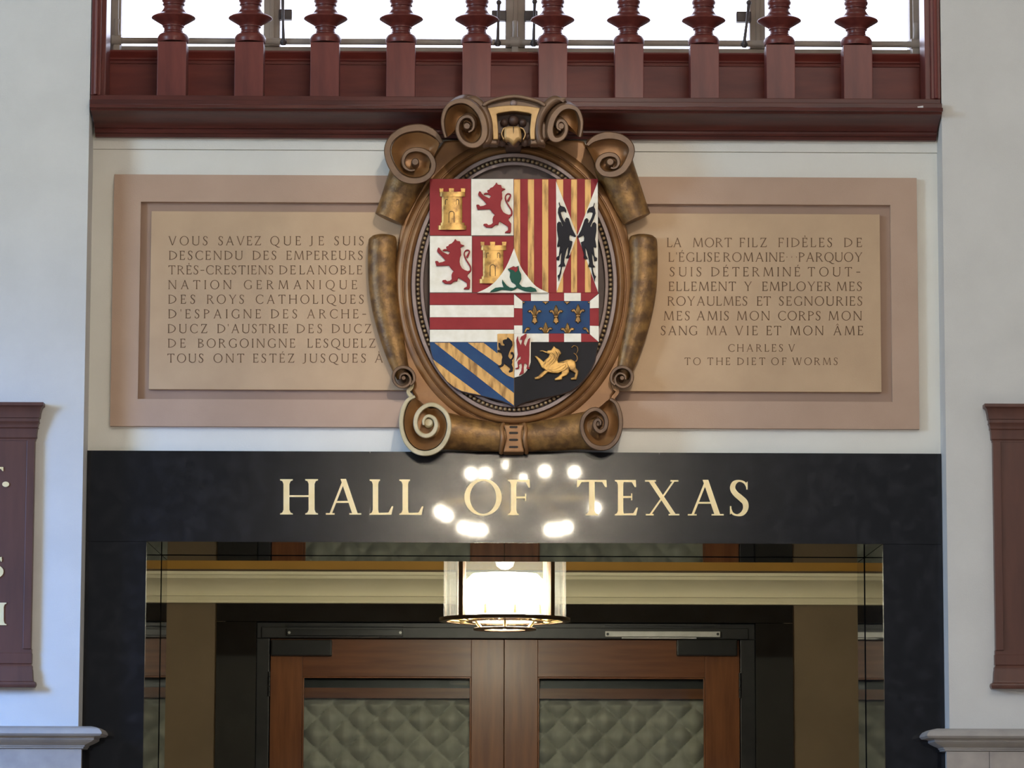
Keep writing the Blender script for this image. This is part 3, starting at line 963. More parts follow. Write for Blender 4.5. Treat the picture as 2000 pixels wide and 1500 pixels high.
# ---- the painted shield
YS = -0.100          # face of the shield body
SHO = [(839, 349), (1168, 349), (1169, 669), (1163, 705), (1154, 724), (1142, 741), (1130, 754), (1116, 764), (1095, 771), (1070, 776), (1048, 780), (1029, 785), (1016, 790), (1005, 796),
       (995, 790), (981, 784), (960, 778), (939, 773), (915, 769), (892, 762), (878, 750), (866, 736), (853, 716), (844, 697), (840, 680), (839, 669)]
shield = relief('shield', [SHO], -0.062, 0.038, 0.0015, M['umber'], car)


def field(name, pts, mt, h=0.0020, base=YS, bev=0.0003):
    return relief(name, [pts], base + 0.0005, h + 0.0005, bev, mt, shield)


def R4(u0, v0, u1, v1):
    return [(u0, v0), (u1, v0), (u1, v1), (u0, v1)]


K3 = lambda pts: [(820 + x * .1867, 330 + y * .1867) for x, y in pts]
K4 = lambda pts: [(820 + x * .1854, 560 + y * .1854) for x, y in pts]
K1 = lambda pts: [(835 + x * .085, 345 + y * .085) for x, y in pts]
KE = lambda pts: [(1075 + x * .1633, 345 + y * .1633) for x, y in pts]
KL = lambda pts: [(960 + x * .105, 630 + y * .105) for x, y in pts]
# upper left quarter
field('red_quarter', R4(839.5, 349.5, 919.5, 459.5), M['red'], .0016)
field('white_quarter', R4(920.5, 349.5, 1003, 459.5), M['white'], .0016)
field('white_quarter', R4(839.5, 461, 921.5, 571), M['white'], .0016)
field('red_quarter', R4(922.5, 461.5, 1003, 571), M['red'], .0016)
# upper right: red with gold pales
field('red_field', R4(1003.5, 349.5, 1167.5, 572), M['red'], .0012)
for a, b in ((1004, 1016), (1031, 1043), (1059, 1071), (1087, 1100), (1115.5, 1127), (1142.5, 1154)):
    field('gold_stripe', R4(a, 350.5, b, 571), M['gold'], .0026)
tri1 = [(1086, 354), (1127.2, 459), (1087.5, 569)]
tri2 = [(1167.5, 355), (1127.8, 459), (1168.2, 571)]
field('white_triangle', tri1, M['white'], .0040)
field('white_triangle', tri2, M['white'], .0040)
EAG = [(105, 300), (120, 345), (170, 365), (190, 400), (190, 430), (165, 410), (130, 415), (125, 430), (135, 470), (165, 535), (180, 545), (175, 510), (195, 485), (220, 500), (240, 560), (265, 630), (308, 712),
       (290, 718), (235, 690), (225, 720), (230, 760), (265, 775), (258, 820), (235, 890), (225, 930), (235, 950), (215, 975), (185, 970), (205, 930), (210, 880), (215, 835), (195, 870), (175, 950), (165, 1020), (180, 1065),
       (140, 1075), (130, 1150), (115, 1200), (100, 1250), (95, 1210), (85, 1185), (105, 1165), (120, 1110), (125, 1075), (95, 1070), (120, 1040), (130, 960), (135, 900), (115, 940), (105, 1000), (75, 995), (72, 965), (100, 945), (110, 870),
       (115, 830), (85, 840), (80, 830), (95, 740), (80, 640), (80, 560), (100, 535), (125, 545), (145, 595), (150, 580), (110, 490), (90, 430), (95, 380), (110, 350), (100, 315)]
relief('eagle', [KE(EAG)], YS - .0035, .0070, .0012, M['navy'], shield)
relief('eagle', [KE([(631 - x, y + 8) for x, y in EAG])], YS - .0035, .0070, .0012, M['navy'], shield)
# lions rampant
LION = [(1580, 130), (1620, 180), (1690, 190), (1710, 255), (1790, 285), (1730, 315), (1705, 340), (1715, 400), (1720, 500), (1690, 560), (1680, 660), (1700, 740), (1740, 810), (1800, 850), (1880, 878),
        (1925, 880), (1900, 930), (1870, 950), (1865, 1000), (1925, 1080), (1920, 1250), (1905, 1290), (1775, 1290), (1790, 1260), (1850, 1230), (1850, 1160), (1840, 1140), (1660, 1025), (1640, 1050), (1630, 1100), (1560, 1110), (1480, 1170),
        (1350, 1165), (1280, 1105), (1300, 1080), (1360, 1075), (1400, 1110), (1460, 1095), (1500, 1060), (1495, 960), (1520, 900), (1550, 880), (1480, 810), (1440, 745), (1150, 755), (1120, 660), (1130, 640), (1180, 640), (1210, 680),
        (1290, 665), (1360, 630), (1300, 560), (1170, 430), (1165, 390), (1190, 330), (1220, 340), (1240, 380), (1290, 430), (1420, 495), (1460, 440), (1390, 405), (1300, 410), (1295, 385), (1330, 365), (1400, 370), (1370, 330), (1380, 305),
        (1420, 295), (1440, 260), (1500, 235), (1550, 185)]
TAIL = stroke([(1885, 890), (1930, 870), (1932, 780), (1880, 690), (1825, 600), (1795, 520), (1793, 450), (1830, 398), (1885, 396), (1908, 430), (1885, 490), (1850, 560)], [40, 40, 34, 30, 30, 30, 28, 26, 28, 32, 45, 50])
for du, dv in ((0, 0), (-80.3, 110)):
    li = relief('lion', [[(u + du, v + dv) for u, v in K1(LION)]], YS - .001, .0085, .0018, M['red'], shield, 3)
    relief('lion_tail', [[(u + du, v + dv) for u, v in K1(TAIL)]], YS - .001, .0065, .0009, M['red'], shield)


def castle(du, dv):
    def col(u0, u1, v0, v1, dep, top=None):
        rings = []
        c, hw = (u0 + u1) / 2, (u1 - u0) / 2
        vs_ = (v0, v1)
        mb = MB()
        for v in vs_:
            ring = []
            for kk in range(17):
                a = math.pi * kk / 16
                p = P(c + du - hw * math.cos(a), v + dv + 1.3 * math.sin(a), YS)
                ring.append(Vector((p.x, YS - .001 - dep * math.sin(a) ** .8, p.z)))
            rings.append(ring)
        return mb.loft(rings)
    m = col(862.2, 903, 383.5, 435.5, .0075)
    b1 = col(859.7, 907.5, 435, 440.5, .0095); m.add(b1.v, b1.f)
    b2 = col(855.5, 911, 440.5, 448.7, .011); m.add(b2.v, b2.f)
    b3 = col(858.5, 908.5, 374.5, 384, .0095); m.add(b3.v, b3.f)
    ct = m.build('castle', M['goldb'], shield, smooth=50)
    mb = MB()
    for a, b in ((858, 866), (876.5, 887), (900, 909)):
        mb.poly([(a + du, 367.5 + dv), (b + du, 367.5 + dv), (b - .5 + du, 375.5 + dv), (a + .5 + du, 375.5 + dv)], YS - (.0095 if a > 870 and a < 890 else .0062), YS)
    mb.build('battlement', M['goldb'], ct, bevel=.0008)

    def arc(cu, vb, w, hgt):
        pts = [(cu - w, vb), (cu - w, vb - hgt + w)] + [(cu + w * math.cos(math.radians(x)), vb - hgt + w - w * math.sin(math.radians(x))) for x in (150, 120, 90, 60, 30)] + [(cu + w, vb - hgt + w), (cu + w, vb)]
        return stroke([(p[0] + du, p[1] + dv) for p in pts], [1.3] * len(pts), 3)
    relief('castle_door', [arc(882, 434.5, 5, 22)], YS - .0082, .0008, .0002, M['line'], ct)
    for cu in (872.5, 893.5):
        relief('castle_window', [arc(cu, 399.5, 2.6, 10)], YS - .0070, .0010, .0002, M['line'], ct)


castle(0, 0)
castle(80.3, 104.6)
# pomegranate wedge
wedge = crom([(1004, 485), (988, 522), (969, 548), (952, 562), (932, 571.5)], 4) + crom([(1071, 571.5), (1048, 560), (1031, 541), (1016, 518.6), (1004, 485)], 4)[:-1]
field('white_wedge', wedge, M['white'], .0130)
POM = [(920, 1045), (945, 1080), (940, 1130), (960, 1180), (1000, 1205), (1008, 1228), (980, 1243), (940, 1238), (910, 1218), (880, 1180), (862, 1155), (860, 1190), (878, 1237), (840, 1235), (790, 1242), (745, 1272), (735, 1288), (800, 1280),
       (860, 1262), (900, 1266), (960, 1272), (1000, 1257), (1020, 1242), (1050, 1257), (1100, 1277), (1160, 1285), (1225, 1280), (1210, 1250), (1160, 1230), (1110, 1237), (1070, 1230), (1040, 1200), (1062, 1150), (1060, 1100), (1040, 1060), (1033, 1012),
       (1000, 1025), (980, 1015)]
relief('pomegranate', [K3(POM)], YS - .0125, .0060, .0014, M['green'], shield, 3)
relief('pomegranate_crown', [K3([(930, 1044), (960, 1026), (980, 1018), (1000, 1027), (1024, 1022), (1022, 1060), (1000, 1082), (985, 1062), (955, 1052)])], YS - .0182, .0014, .0004, M['red'], shield)
# red and white bars
for i, (a, b) in enumerate(((572.5, 595.3), (596, 619.5), (620, 643.3), (644, 667.8))):
    field('red_bar' if i % 2 == 0 else 'white_bar', R4(839.5, a, 1003.7, b), M['red'] if i % 2 == 0 else M['white'], .0016 + .0006 * (i % 2))
# bordered blue field with lilies
field('blue_field', K4(R4(1083, 150, 1790, 492)), M['blue'], .0014)
BR = [('r', [(993, 66), (1170, 66), (1170, 150), (1081, 150)]), ('w', R4(1171, 66, 1359, 150)), ('r', R4(1360, 66, 1519, 150)), ('w', R4(1520, 66, 1696, 150)), ('r', [(1697, 66), (1885, 66), (1790, 147), (1790, 150), (1697, 150)]),
      ('w', [(993, 80), (1080, 152), (1080, 228), (993, 224)]), ('r', R4(993, 229, 1080, 407)), ('w', R4(993, 408, 1080, 492)),
      ('w', [(1885, 74), (1885, 224), (1791, 227), (1791, 150)]), ('r', R4(1791, 228, 1885, 410)), ('w', [(1791, 411), (1885, 414), (1885, 582), (1791, 500)]),
      ('w', R4(993, 493, 1359, 582)), ('r', R4(1360, 493, 1519, 582)), ('w', R4(1520, 493, 1699, 582)), ('r', [(1700, 493), (1788, 500), (1882, 582), (1700, 582)])]
for c_, p_ in BR:
    field('red_block' if c_ == 'r' else 'white_block', K4(p_), M['red'] if c_ == 'r' else M['white'], .0030 if c_ == 'w' else .0024)


def lily(cu, cv, parts='pcf', clip=None):
    """cu, cv: centre of the lily's collar; parts: petal, curls, foot"""
    polys = []
    if 'p' in parts:
        polys.append(crom([(cu, cv - 23), (cu + 4, cv - 15), (cu + 5, cv - 9), (cu + 2.5, cv), (cu - 2.5, cv), (cu - 5, cv - 9), (cu - 4, cv - 15)], 3, True))
    if 'c' in parts or 'l' in parts:
        polys.append(stroke([(cu - 2, cv - 1), (cu - 5, cv - 8), (cu - 9.5, cv - 11.5), (cu - 13, cv - 9)], [2.5, 4, 4.5, 4], 4))
    if 'c' in parts or 'r' in parts:
        polys.append(stroke([(cu + 2, cv - 1), (cu + 5, cv - 8), (cu + 9.5, cv - 11.5), (cu + 13, cv - 9)], [2.5, 4, 4.5, 4], 4))
    if 'f' in parts:
        polys.append(crom([(cu - 3, cv + 1), (cu + 3, cv + 1), (cu + 6, cv + 11), (cu + 3, cv + 12), (cu, cv + 16), (cu - 3, cv + 12), (cu - 6, cv + 11)], 3, True))
    if 'b' in parts:
        polys.append(R4(cu - 4.5, cv - 2, cu + 4.5, cv + 2))
    if clip:
        polys = [[(min(max(u, clip[0]), clip[2]), min(max(v, clip[1]), clip[3])) for u, v in p] for p in polys]
    rt = None
    mbv = []
    for p in polys:
        mbv.append(p)
    objs = []
    cu_ = None
    # one mesh: petals at slightly different heights so that they read as separate leaves
    m = MB()
    for i, p in enumerate(mbv):
        q = [P(u, v, YS - .0065 - .0006 * i) for u, v in p]
        ctr = sum(q, Vector()) / len(q)
        base = [Vector((a.x, YS - .001, a.z)) for a in q]
        top = [ctr + (a - ctr) * .72 for a in q]
        mid = [Vector((a.x, YS - .0035, a.z)) for a in q]
        m.loft([base, mid, top])
    m.build('lily', M['oldgold'], shield, smooth=50)


CL = (1021.3, 588.6, 1151.3, 650.8)
for cu, cv in ((1044.3, 618), (1086, 618), (1129, 616.5)):
    lily(cu, cv, 'pcbf')
for cu, cv in ((1065.7, 652), (1108.3, 653)):
    lily(cu, cv, 'pc', CL)
lily(1022, 652, 'r', CL)
lily(1152, 652, 'l', CL)
for cu, cv in ((1065.5, 579), (1107.5, 579)):
    lily(cu, cv, 'f', CL)
lily(1019, 580, 'f', (1021.3, 588.6, 1151, 700))
lily(1154, 580, 'f', (1000, 588.6, 1151.3, 700))
# lower left: blue with gold bends
LB = [(839.5, 668.5), (1003.7, 668.5), (1003.7, 794), (995, 789), (981, 783), (960, 777.2), (939, 772), (915, 768), (893, 761), (879, 749), (867, 735), (854, 715), (845, 696), (841, 680)]
field('blue_quarter', LB, M['blue'], .0014)
field('gold_bend', K4([(152, 590), (312, 590), (991, 1120), (991, 1252)]), M['gold'], .0026)
field('gold_bend', K4([(505, 590), (672, 590), (880, 752), (880, 862)]), M['gold'], .0026)
field('gold_bend', K4([(138, 765), (645, 1143), (520, 1118), (440, 1098), (360, 1055), (290, 1000), (220, 910), (165, 830)]), M['gold'], .0026)
field('black_quarter', [(1005, 668.5), (1168.5, 668.5), (1162, 704), (1153, 723), (1141, 740), (1129, 753), (1115, 763), (1094, 770), (1070, 775), (1048, 779), (1029, 784), (1016, 789), (1005, 795)], M['black'], .0014)
# small shield over the middle
field('small_gold_shield', K4([(816, 500), (830, 495), (993, 495), (993, 964), (920, 935), (870, 895), (835, 845), (818, 790)]), M['gold'], .0044)
field('small_white_shield', K4([(996, 495), (1170, 495), (1168, 795), (1150, 850), (1110, 905), (1060, 940), (996, 956)]), M['white'], .0044)
BL = [(300, 270), (340, 300), (385, 350), (390, 420), (360, 480), (330, 550), (310, 620), (330, 660), (370, 690), (390, 730), (375, 780), (402, 840), (395, 900), (330, 930), (320, 900), (355, 870), (340, 840), (240, 760), (220, 800), (160, 835), (120, 800),
      (170, 790), (190, 760), (190, 690), (205, 640), (180, 560), (118, 540), (110, 510), (170, 500), (130, 440), (130, 370), (160, 380), (175, 420), (240, 430), (250, 405), (215, 380), (210, 330), (250, 310), (280, 310)]
relief('lion', [KL(BL)], YS - .004, .0070, .0012, M['navy'], shield)
relief('lion_tail', [KL(stroke([(360, 700), (400, 650), (405, 600), (385, 560), (360, 575)], [30, 28, 28, 30, 34]))], YS - .004, .0055, .0008, M['navy'], shield)
RE = [(490, 250), (500, 330), (545, 420), (560, 370), (570, 320), (530, 310), (550, 260), (610, 225), (620, 210), (655, 210), (650, 260), (615, 330), (600, 390), (635, 440), (680, 310), (720, 280), (715, 330), (705, 420), (705, 600), (700, 700), (695, 760),
      (690, 820), (715, 850), (705, 865), (655, 860), (650, 840), (665, 800), (640, 755), (610, 760), (600, 830), (600, 940), (560, 960), (510, 980), (515, 965), (550, 900), (565, 820), (560, 755), (530, 760), (510, 790), (520, 830), (505, 860), (450, 865),
      (445, 850), (490, 830), (490, 790), (480, 740), (500, 700), (540, 680), (545, 625), (510, 640), (450, 720), (465, 680), (490, 590), (470, 430), (460, 330), (475, 270)]
relief('eagle', [KL(RE)], YS - .004, .0060, .0010, M['red'], shield)
GL = [(1020, 545), (1050, 515), (1110, 510), (1160, 430), (1200, 470), (1260, 500), (1300, 570), (1260, 620), (1230, 700), (1240, 740), (1330, 715), (1400, 690), (1480, 680), (1550, 720), (1570, 790), (1570, 840), (1620, 900), (1610, 960), (1580, 1060),
      (1480, 1065), (1475, 1030), (1540, 1010), (1560, 940), (1500, 905), (1440, 865), (1450, 920), (1400, 980), (1320, 1010), (1310, 1060), (1180, 1075), (1175, 1040), (1230, 1010), (1300, 950), (1310, 905), (1240, 940), (1130, 935), (1050, 920), (950, 1010),
      (890, 1050), (810, 1055), (800, 1020), (870, 990), (940, 920), (1000, 880), (930, 830), (900, 770), (860, 700), (800, 620), (840, 620), (920, 680), (970, 730), (1000, 690), (1060, 640), (1080, 590), (1040, 575)]
gl = relief('lion', [KL(GL)], YS - .001, .0095, .0026, M['goldb'], shield, 3)
relief('lion_mane', [KL(stroke(p, [14, 26, 18], 4)) for p in ([(1090, 560), (1150, 640), (1010, 820)], [(1150, 540), (1200, 640), (1090, 800)], [(1210, 540), (1240, 620), (1150, 760)], [(1010, 700), (980, 780), (960, 850)])], YS - .009, .0030, .0009, M['goldb'], shield)
relief('lion_haunch', [KL(crom([(1400, 720), (1480, 700), (1540, 740), (1555, 830), (1500, 880), (1430, 820)], 3, True)), KL(crom([(1050, 860), (1180, 870), (1350, 780), (1390, 800), (1300, 880), (1150, 915)], 3, True))], YS - .009, .0028, .0012, M['goldb'], shield)
relief('lion_tail', [KL(stroke([(1560, 730), (1595, 680), (1580, 610), (1530, 565)], [26, 24, 20, 14])), KL(stroke([(1560, 600), (1605, 520), (1590, 450), (1530, 432), (1490, 470)], [8, 12, 14, 14, 12]))], YS - .001, .0055, .0006, M['oldgold'], shield)
relief('lion_groove_shade', [KL(stroke(p, [3, 7, 3], 4)) for p in ([(1120, 560), (1180, 640), (1060, 800)], [(1090, 610), (1110, 660), (1000, 770)], [(1180, 520), (1225, 620), (1130, 780)], [(1235, 540), (1262, 590), (1215, 690)],
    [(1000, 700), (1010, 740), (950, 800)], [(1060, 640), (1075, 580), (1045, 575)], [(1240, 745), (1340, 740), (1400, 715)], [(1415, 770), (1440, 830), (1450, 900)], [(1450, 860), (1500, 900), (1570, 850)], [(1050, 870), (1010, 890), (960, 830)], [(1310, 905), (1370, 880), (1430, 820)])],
    YS - .0115, .0012, .0002, M['line'], shield)  # raised dark strokes paint the shade of mane and leg grooves
relief('lion_tongue', [KL(stroke([(900, 530), (950, 525), (1000, 545), (1040, 550)], [12, 18, 22, 26]))], YS - .001, .0050, .0006, M['goldb'], shield)

# ------------------------------------------------------------------ mahogany balcony over the coat of arms
bal = empty('balcony_ledge', 'dark mahogany balcony ledge with moulded front, resting above the inscription', 'balcony ledge', (0, 0, 0))
LX0, LX1 = P(175.5, 235, -0.16).x, P(1841, 235, -0.16).x
LP = [(271.5, 0.0), (271, -0.030), (264, -0.034), (263, -0.042), (259, -0.046), (254, -0.045), (253, -0.052), (247, -0.060), (240, -0.076), (232, -0.098), (226, -0.120), (221, -0.138), (219.5, -0.148), (215, -0.152), (214, -0.164),
      (213, -0.168), (207, -0.170), (206.5, -0.168), (206.5, 0.0)]
mb = MB()
r0, r1 = [], []
for v, Y in LP:
    z = P(1008, v, Y if Y else (-0.02 if v > 240 else -0.168)).z
    e = max(0.0, -Y) * .25
    r0.append(Vector((LX0 + (0.040 - e) * .08, Y, z)))
    r1.append(Vector((LX1 - (0.040 - e) * .08, Y, z)))
mb.loft([r0, r1])
mb.build('moulding', M['mahogany'], bal, smooth=35)
z206 = P(1008, 206.5, -0.168).z
zr1, zr2 = P(1008, 197.5, -0.145).z, P(1008, 190, -0.112).z
cx0, cx1 = XL + 0.002, XR - 0.002
MB().box(cx0, cx1, -0.145, 0.028, z206, zr1).box(cx0, cx1, -0.118, 0.028, zr1, zr2).build('bottom_rail', M['mahogany'], bal, bevel=0.002)
# posts at each end
for side in (0, 1):
    if side == 0:
        b, c = P(207, 100, -0.10).x, P(197, 100, -0.12).x
    else:
        b, c = P(1806, 100, -0.10).x, P(1818, 100, -0.12).x
    lim = (XL + .002) if side == 0 else (XR - .002)
    mb = MB().box(lim, b, -0.10, 0.02, zr2, 4.9).box(lim, c, -0.118, -0.10, zr2, 4.9)
    w = (c - lim)
    mb.tube([Vector((lim + w * .5, -0.122, zr2)), Vector((lim + w * .5, -0.122, 4.9))], abs(w) * .22, 12)
    po = mb.build('balcony_post', M['mahogany_up'], bevel=0.002, origin=((lim + b) / 2, -0.05, zr2))
    tag(po, 'mahogany end post of the balcony, against the %s wall' % ('left' if side == 0 else 'right'), 'post', 'end posts of the balcony')
    if side == 0:
        hx0 = b + .002
    else:
        hx1 = b - .002
# apron panel below the window
ap = empty('window_apron', 'mahogany panel with moulded top under the window, behind the balusters', 'panel', (0, 0, 0))
YA = 0.05
ax0, ax1 = XL + 0.001, XR - 0.001
MB().box(ax0, ax1, YA, YA + 0.03, zr1, ZS - 0.002).build('panel', M['apron'], ap)
AP = [(128, 0), (128, .004), (123, .006), (121, .010), (119, .010), (117, .008), (113, .012), (108, .018), (106, .020), (104, .020), (104, 0)]
mb = MB()
mb.prism([Vector((ax0, YA - y, P(1004, v, YA).z)) for v, y in AP], (ax1 - ax0, 0, 0))
mb.build('sill_moulding', M['apron'], ap, smooth=35)

# balusters
US = [335, 486, 634, 782.5, 931, 1080, 1229, 1376.5, 1525, 1676]
YBc = -0.060
ORD = ['leftmost', 'second from the left', 'third from the left', 'fourth from the left', 'fifth from the left', 'fifth from the right',
       'fourth from the right', 'third from the right', 'second from the right', 'rightmost']
bh = 28.5 * px(YBc)
c0 = P(US[0], 190, YBc)
zb0 = zr2
zsq = P(1004, 84, YBc - bh).z
zz = lambda v: P(1004, v, YBc).z
PR = [(30, 87), (31.5, 81), (31, 77), (28, 72), (23, 69), (20.5, 68.5), (20.5, 66.5), (18.7, 64), (18.6, 59), (19.5, 57), (21.5, 56.5), (21.5, 54.5), (23, 52), (27, 49.5), (33, 46), (40, 42), (43.5, 39.8), (44, 38.8), (43, 37.2), (37, 34),
      (30, 31.5), (26.5, 29.5), (25.5, 27.5), (23, 27), (23, 24.5), (20.5, 21), (19.3, 18), (19.5, 15), (22, 14), (22.3, 12), (20.5, 11), (21, 9), (23.5, 6), (24, 3), (22.5, 0), (21.5, -2), (24, -4), (27, -8), (30, -20), (30, -40), (26, -80), (20, -130), (17, -170),
      (17, -200), (22, -204), (22, -212), (18, -216), (22, -232), (29, -240)]
zt0 = zz(-240)
zt1 = zz(-300)
proto = empty('baluster', None, None, (c0.x, YBc, zb0))
MB().box(c0.x - bh, c0.x + bh, YBc - bh, YBc + bh, zb0, zsq).build('square_base', M['mahogany_up'], proto, bevel=0.0015)
MB().lathe((c0.x, YBc, 0), [(r * px(YBc), zz(v)) for r, v in PR], 36).build('turned_shaft', M['mahogany_up'], proto, smooth=28)
MB().box(c0.x - bh, c0.x + bh, YBc - bh, YBc + bh, zt0, zt1).build('square_top', M['mahogany_up'], proto, bevel=0.0015)


def copy_tree(o, parent=None):
    c = o.copy()
    COL.objects.link(c)
    if parent is not None:
        c.parent = parent
    for chd in list(o.children):
        copy_tree(chd, c)
    return c


for i, u in enumerate(US):
    o = proto if i == 0 else copy_tree(proto)
    o.location = (P(u, 140, YBc - bh).x, YBc, zb0)
    tag(o, f'turned mahogany baluster, {ORD[i]} in the balcony row', 'baluster', 'balusters of the balcony')
hr = MB().box(hx0, hx1, YBc - .06, YBc + .06, zt1, zt1 + .05).build('handrail', M['mahogany'], bevel=.008)
tag(hr, 'mahogany handrail on top of the balcony balusters', 'handrail')
# scrap of paper on the ledge
c = P(1797, 205, -0.155)
mb = MB()
q = [Vector((c.x - .008, -0.160, z206)), Vector((c.x + .009, -0.158, z206)), Vector((c.x + .006, -0.150, z206)), Vector((c.x - .007, -0.150, z206))]
mb.loft([q, [Vector((p.x * .98 + c.x * .02, p.y, p.z + .005 + .003 * (i % 2))) for i, p in enumerate(q)]])
tag(mb.build('paper_scrap', M['paper']), 'tiny crumpled white paper scrap on the right end of the ledge', 'paper')

# ------------------------------------------------------------------ window
YG = 0.24
win = empty('window_1', None, None, (0, 0, 0), kind='structure')
wz0, wz1 = P(1004, 100, YG).z, 4.9
GX = lambda u: P(u, 60, YG).x
wx0, wx1 = XL + .001, XR - .001
mb = MB()
mb.box(wx0, GX(236), YG, YG + .06, ZS, wz1).box(GX(1777), wx1, YG, YG + .06, ZS, wz1)
mb.box(wx0, wx1, YG, YG + .06, ZS - .05, P(1004, 93, YG).z).box(wx0, wx1, YG, YG + .06, 4.84, 4.9)
mb.box(GX(218), GX(232), YG - .02, YG, ZS, wz1).box(GX(1782), GX(1796), YG - .02, YG, ZS, wz1)
mb.build('window_frame', M['grey_paint'], win, bevel=.003)
for a, b in ((515, 547), (987, 1026), (1464, 1494)):
    MB().box(GX(a), GX(b), YG - .01, YG + .06, P(1004, 93, YG).z, 4.84).box(GX((a + b) / 2 - 4), GX((a + b) / 2 + 5), YG - .016, YG - .01, P(1004, 93, YG).z, 4.84).build('mullion', M['grey_paint'], win, bevel=.003)
for a, b in ((236, 515), (547, 987), (1026, 1464), (1494, 1777)):
    MB().box(GX(a), GX(b), YG + .025, YG + .03, P(1004, 93, YG).z, 4.84).build('pane', M['pane'], win)
S(MB().box(wx0, wx1, YA + .03, YG + .06, ZS - .06, ZS - .004).build('trim_8', M['grey_paint']))
# operating rod with brackets and levers
YR = 0.17
rod = empty('window_rod', 'grey painted operating rod with levers along the window sill, behind the balusters', 'window rod', (0, 0, 0))
RX = lambda u: P(u, 80, YR).x
RZ = lambda v: P(1004, v, YR).z
MB().tube([Vector((RX(225), YR, RZ(83))), Vector((RX(1796), YR, RZ(83)))], 6.5 * px(YR), 14).build('rod', M['grey_paint'], rod)
for u in (228, 1006, 1788):
    mb = MB().tube([Vector((RX(u - 9), YR, RZ(82))), Vector((RX(u + 9), YR, RZ(82)))], 10.5 * px(YR), 16)
    mb.box(RX(u - 6), RX(u + 6), YR - .005, YR + .06, ZS - .004, RZ(85))
    mb.tube([Vector((RX(u), YR, RZ(76))), Vector((RX(u), YR - .02, RZ(60))), Vector((RX(u), YR - .012, RZ(44)))], [5.5 * px(YR), 4.5 * px(YR), 5.5 * px(YR)], 10)
    mb.build('bracket', M['grey_paint'], rod, smooth=50)
for u, top, lean in ((554, -6, -2), (972, 8, 2), (1042, 6, 2), (1453, 6, 9)):
    mb = MB().tube([Vector((RX(u), YR - .012, RZ(92))), Vector((RX(u), YR - .02, RZ(80))), Vector((RX(u + lean * .6), YR - .02, RZ(40))), Vector((RX(u + lean), YR - .02, RZ(top)))],
                   [5 * px(YR), 3.4 * px(YR), 2.6 * px(YR), 3.4 * px(YR)], 10)
    mb.ball(Vector((RX(u), YR - .012, RZ(86))), 7 * px(YR), 12, 8)
    mb.ball(Vector((RX(u + lean), YR - .02, RZ(top))), 5.5 * px(YR), 12, 8)
    mb.build('lever', M['iron'], rod, smooth=60)
for u0, u1 in ((545, 571), (960, 989), (1024, 1050), (1437, 1466)):
    mb = MB().box(GX(u0), GX(u1), YG - .03, YG - .002, P(1004, 44, YG).z, P(1004, 24, YG).z)
    mb.build('catch', M['iron'], win, bevel=.004)

# ------------------------------------------------------------------ wall plaques with gold lettering
def plaque(side):
    if side == 0:
        nm = 'dark wooden wall plaque with gold letters, at the left edge of the view'
        e = lambda d, v: P(70 + d - (v - 860) * .011, v, YP).x
        far = P(-420, 1050, YP).x
    else:
        nm = 'plain brown wooden wall plaque, at the right edge of the view'
        e = lambda d, v: P(1937 - d + (v - 860) * .014, v, YP).x
        far = P(2420, 1050, YP).x
    pl = empty('wall_plaque', nm, 'plaque', (0, 0, 0))
    zz_ = lambda v: P(40 if side == 0 else 1970, v + (0 if side == 0 else 3), YP).z

    def rings(prof, name):
        rr = []
        for d, v in prof:
            xe = e(d, 860)
            y = YP - 0.020 - d * px()
            z = zz_(v)
            rr.append([Vector((far, YP, z)), Vector((xe, YP, z)), Vector((xe, y, z)), Vector((far, y, z))])
        mb = MB()
        mb.loft(rr)
        mb.build(name, M['plaque'], pl, smooth=30)
    rings([(17, 789), (17, 795), (14, 797), (12, 800), (10, 808), (9, 817), (9, 818), (7, 819), (7, 825), (8, 826), (6, 829), (5, 833), (5, 836), (6, 837), (4, 839), (3, 850), (3, 856), (1, 859), (1, 862)], 'cornice')
    rings([(0, 862), (0, 1268)], 'board')
    xe = e(0, 860)
    d = -1 if side == 0 else 1
    MB().box(xe + d * 15 * px(), xe, YP - .026, YP - .02, zz_(1268), zz_(862)).build('border', M['plaque'], pl, bevel=.001)
    rings([(1, 1268), (1, 1276), (2, 1277), (2, 1296), (0.5, 1298), (3, 1302), (3, 1306), (4, 1310), (5, 1326), (6, 1331), (10, 1333), (11, 1336), (11, 1339), (9, 1343)], 'base_moulding')
    if side == 0:
        def let(ch, u0, u1, vb, cap):
            g, w = glyph(ch, .2, .08, .09, .06)
            mb = MB()
            put_glyph(mb, g, u0, vb, (u1 - u0) / w, cap, YP - .024, YP - .0195)
            mb.build('plaque_letter', M['letter'], pl)
        let('T', -28, 7, 952, 40)
        let('.', 4.5, 17.5, 951, 62)
        let('S', -26, 6.5, 1128, 42)
        let('I', -10, 12.5, 1221, 44)


plaque(0)
plaque(1)


